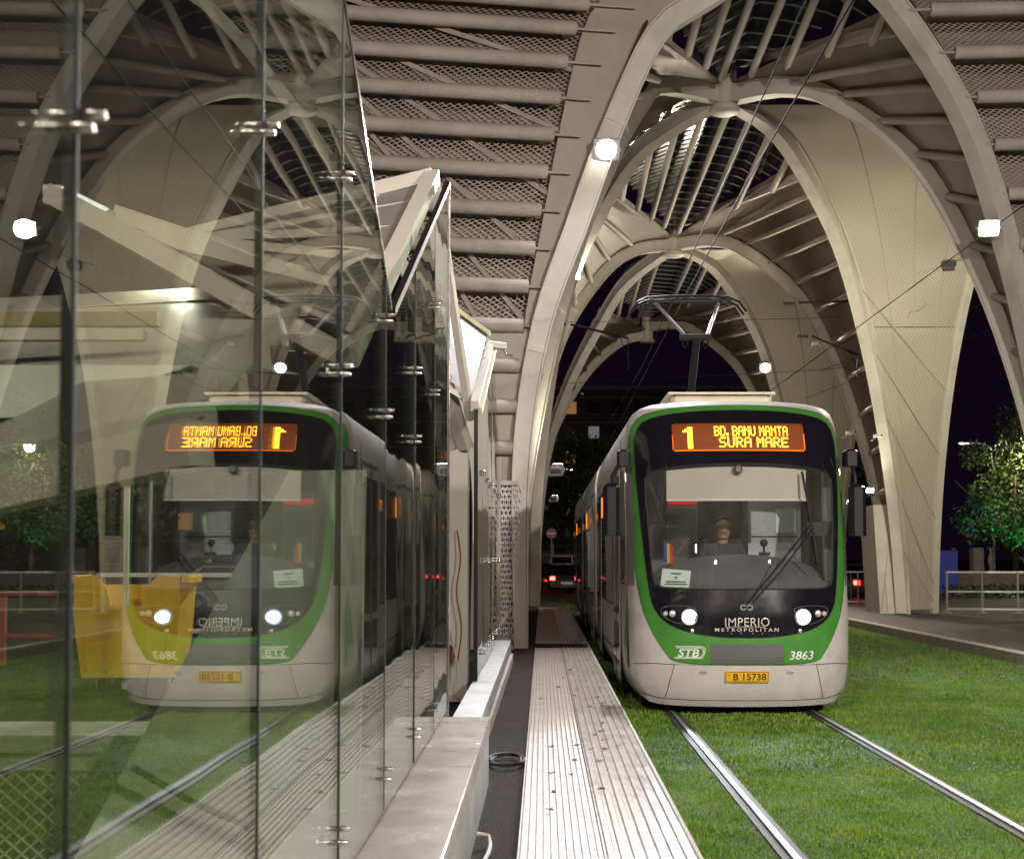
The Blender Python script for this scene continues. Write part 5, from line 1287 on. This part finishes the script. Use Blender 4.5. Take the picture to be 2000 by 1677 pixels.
ds = empty('direction_sign', (14.0, 53, 0), label='blue direction sign with three boards behind the mesh pillar', cat='sign')
M_blue = mat('sign_blue', (.02, .03, .30), .4, emit=(.03, .05, .5), es=.22)
for x in (.1, 1.7): q = MB(); q.cyl((x, .08, 0), (x, .08, 4.3), .05, 8); q.build('pole', M_galv, ds)
q = MB(); q.cbox(-.35, 2.2, -.02, .02, 3.55, 4.25, .01); q.build('board', mat('sign_pale', (.30, .30, .52), .4, emit=(.3, .3, .6), es=.14), ds)
for k, z in enumerate((2.8, 2.05)):
    q = MB(); q.prism([(-.25, z), (2.2, z), (2.2, z + .6), (-.25, z + .6), (-.55, z + .3)], -.02, .02); q.build('board', M_blue, ds)
q = MB(); q.tube([(.05 + .2 * math.cos(a), -.03, 3.9 + .2 * math.sin(a)) for a in [2 * math.pi * j / 16 for j in range(17)]], .03, 5); q.build('sign_mark', M_blue, ds)
text_obj('sign_text', 'Ce', .75, .36, flat_place(.85, -.022, 3.9), M_blue, ds)
text_obj('sign_text', 'Pia', .8, .28, flat_place(.5, -.022, 3.1), M_white, ds)
text_obj('sign_text', 'Pia', .8, .28, flat_place(.5, -.022, 2.35), M_white, ds)

# ---- no entry sign
ne = empty('no_entry_sign', (.45, 66, 0), label='round red no entry sign beside the far end of the platform', cat='sign')
q = MB(); q.cyl((0, .05, 0), (0, .05, 3.2), .04, 8); q.build('pole', M_galv, ne)
q = MB(); q.lathe([(.27, 0), (.27, .02)], (0, 0, 2.9), 'y', 24); q.build('disc', mat('sign_red', (.35, .012, .012), .4), ne)
q = MB(); q.box(-.19, .19, -.012, -.002, 2.85, 2.95); q.build('bar', M_white, ne)

# ---- cars
M_tail = emat('tail_red', (1, .03, .02), 22); M_carg = glassmat('car_glass', (.1, .1, .1), 1.6, .02, body=.7, bodyc=(.01, .01, .012))
def car(loc, rz, paint, label, van=False, lights=True, group='cars on the road'):
    o = empty('car', loc, rz, label, 'car', None)
    L_ = 4.3; hw = .86
    st = [(-2.15, .35, .62, .80), (-2.05, .28, .86, .84), (-1.2, .22, .98, .86), (-.6, .2, 1.0, .86), (.8, .2, 1.0, .86), (1.7, .22, .98, .85), (2.05, .28, .92, .82), (2.15, .36, .66, .78)]
    q = MB(); rows = [[(-w_, y, z0 + .1), (-w_ * .96, y, z0), (w_ * .96, y, z0), (w_, y, z0 + .1), (w_, y, z1 - .14), (w_ * .92, y, z1), (-w_ * .92, y, z1), (-w_, y, z1 - .14)] for y, z0, z1, w_ in st]
    q.grid(rows, True); q.add(rows[0], [tuple(range(8))]); q.add(rows[-1], [tuple(range(8))]); q.build('body', paint, o, smooth=True)
    zt = 1.85 if van else 1.46; yb = 2.0 if van else 1.85; g0 = [(-.78, -1.05, .97), (.78, -1.05, .97), (.78, yb, .97), (-.78, yb, .97)]; g1 = [(-.62, -.35, zt - .06), (.62, -.35, zt - .06), (.62, yb - (.12 if van else .55), zt - .06), (-.62, yb - (.12 if van else .55), zt - .06)]
    q = MB(); q.grid([g0, g1], True); q.build('cabin_glass', M_carg, o)
    q = MB(); q.cbox(-.63, .63, -.36, yb - (.11 if van else .54), zt - .065, zt, .02); q.build('roof', paint, o)
    for a, b_ in zip(g0, g1): q = MB(); q.bar(a, b_, .07, .06); q.build('roof_pillar', paint, o)
    for sx in (-1, 1):
        for y in (-1.35, 1.35):
            wh = empty('wheel', (sx * .80, y, .31)); wh.parent = o
            q = MB(); q.lathe([(.2, -.10), (.30, -.10), (.31, 0), (.30, .10), (.2, .10)], (0, 0, 0), 'x', 18); q.build('tyre', M_rubber, wh, smooth=True)
            q = MB(); q.lathe([(.05, sx * .11), (.19, sx * .09), (.2, sx * .06)], (0, 0, 0), 'x', 12); q.build('rim', M_galv, wh, smooth=True)
        q = MB(); q.cbox(sx * .66 - .11, sx * .66 + .11, 2.06, 2.19, .70, .86, .02); q.build('taillight', M_tail if lights else mat('tail_off', (.2, .01, .01), .3), o)
        q = MB(); q.cbox(sx * .62 - .13, sx * .62 + .13, -2.17, -2.06, .62, .76, .02); q.build('headlight', mat('car_headlight', (.7, .7, .7), .2, emit=(1, .95, .85), es=4.0 if lights else 0.0), o)
    q = MB(); q.box(-.26, .26, 2.15, 2.165, .5, .61); q.build('number_plate', M_white, o)
    return o
Pk = mat('paint_black', (.012, .012, .016), .2, coat=.6); Pw = mat('paint_white', (.6, .6, .58), .3, coat=.5); Pg = mat('paint_grey', (.12, .12, .13), .25, coat=.5); Pr = mat('paint_red', (.25, .02, .02), .25, coat=.5)
car((.80, 60.5, -.06), R(188), Pk, 'black car with lit red tail lights past the platform end')
car((1.6, 78, -.06), R(165), Pw, 'white van beyond the black car', van=True)
car((-2.2, 66, -.06), R(175), Pk, 'dark car half hidden behind the far arch foot')
car((11.4, 50, -.06), R(205), Pg, 'grey car with red tail lights behind the bar fence')
car((13.6, 58, -.06), R(200), Pr, 'red car behind the bar fence, farther along the road')
car((-11.5, 30, -.06), R(95), Pk, 'dark car passing on the road seen through the glass')
car((-16.0, 36, -.06), R(88), Pg, 'grey car farther along the road seen through the glass')
car((-9.2, 40, -.06), R(92), Pw, 'white car on the road behind the waste container')
for k, (x, y) in enumerate(((-9.0, 26), (-7.6, 26.4))):
    o = empty('road_marker', (x, y, 0), label='yellow plastic road marker post, %s' % ('beside the fence end' if k == 0 else 'nearer the container'), cat='marker'); q = MB(); q.lathe([(.22, 0), (.22, .06), (.16, .1), (.14, 1.15), (.08, 1.3)], (0, 0, 0), n=14); q.build('shell', M_yel, o, smooth=True)
    q = MB(); q.lathe([(.162, .55), (.160, .75)], (0, 0, 0), n=14); q.build('band', M_white, o)

# ---- buildings
M_wall = mat('block_wall', (.16, .11, .11), .9, var=.15, scale=.4); M_win = mat('dark_window', (.015, .015, .02), .25)
M_lit = [emat('window_warm', (1, .42, .12), .28), emat('window_white', (.9, .9, 1.0), .14), emat('window_orange', (1, .28, .08), .2)]
def block(loc, W, D, floors, cols, label, lit, rz=0):
    o = empty('apartment_block', loc, rz, label, 'building'); fh = 2.9; H_ = floors * fh + 1.2
    q = MB(); q.box(-W / 2, W / 2, 0, D, 0, H_); q.build('wall', M_wall, o)
    q = MB(); q.box(-W / 2 - .25, W / 2 + .25, -.25, D, H_, H_ + .35); q.build('parapet', M_plate, o)
    cw = W / cols
    w0 = MB(); w0.box(-.62, .62, -.05, .02, -.7, .7); w0 = w0.build('window', M_win, o); w0.location = (-W / 2 + cw / 2, 0, 1.9)
    fr = MB(); fr.box(-.72, .72, -.16, -.01, -.82, -.72); fr = fr.build('sill', M_plate, w0)
    for f_ in range(floors):
        for c_ in range(cols):
            if f_ == 0 and c_ == 0: continue
            x = -W / 2 + cw * (c_ + .5); z = 1.9 + f_ * fh
            if (f_, c_) in lit:
                q = MB(); q.box(-.62, .62, -.05, .02, -.7, .7); n_ = q.build('window', M_lit[lit[(f_, c_)]], o); n_.location = (x, 0, z)
            else: n_ = share(w0, o, (x, 0, z))
            s_ = fr.copy(); col.objects.link(s_); s_.parent = n_
        q = MB(); q.box(-W / 2 - .02, W / 2 + .02, -.06, .0, f_ * fh + 3.05, f_ * fh + 3.17); q.build('floor_band', M_plate, o)
block((6, 150, 0), 40, 14, 7, 15, 'dark apartment block with a few lit windows beyond the last arch', {(4, 6): 0, (5, 7): 1, (6, 6): 0, (5, 9): 0, (4, 8): 2})
block((56, 120, 0), 9, 9, 5, 3, 'pale tower house rising over the trees at the right', {})
block((-40, 110, 0), 34, 14, 5, 11, 'long apartment block across the road seen through the glass', {(1, 3): 0, (2, 6): 2, (3, 8): 1, (1, 8): 0})
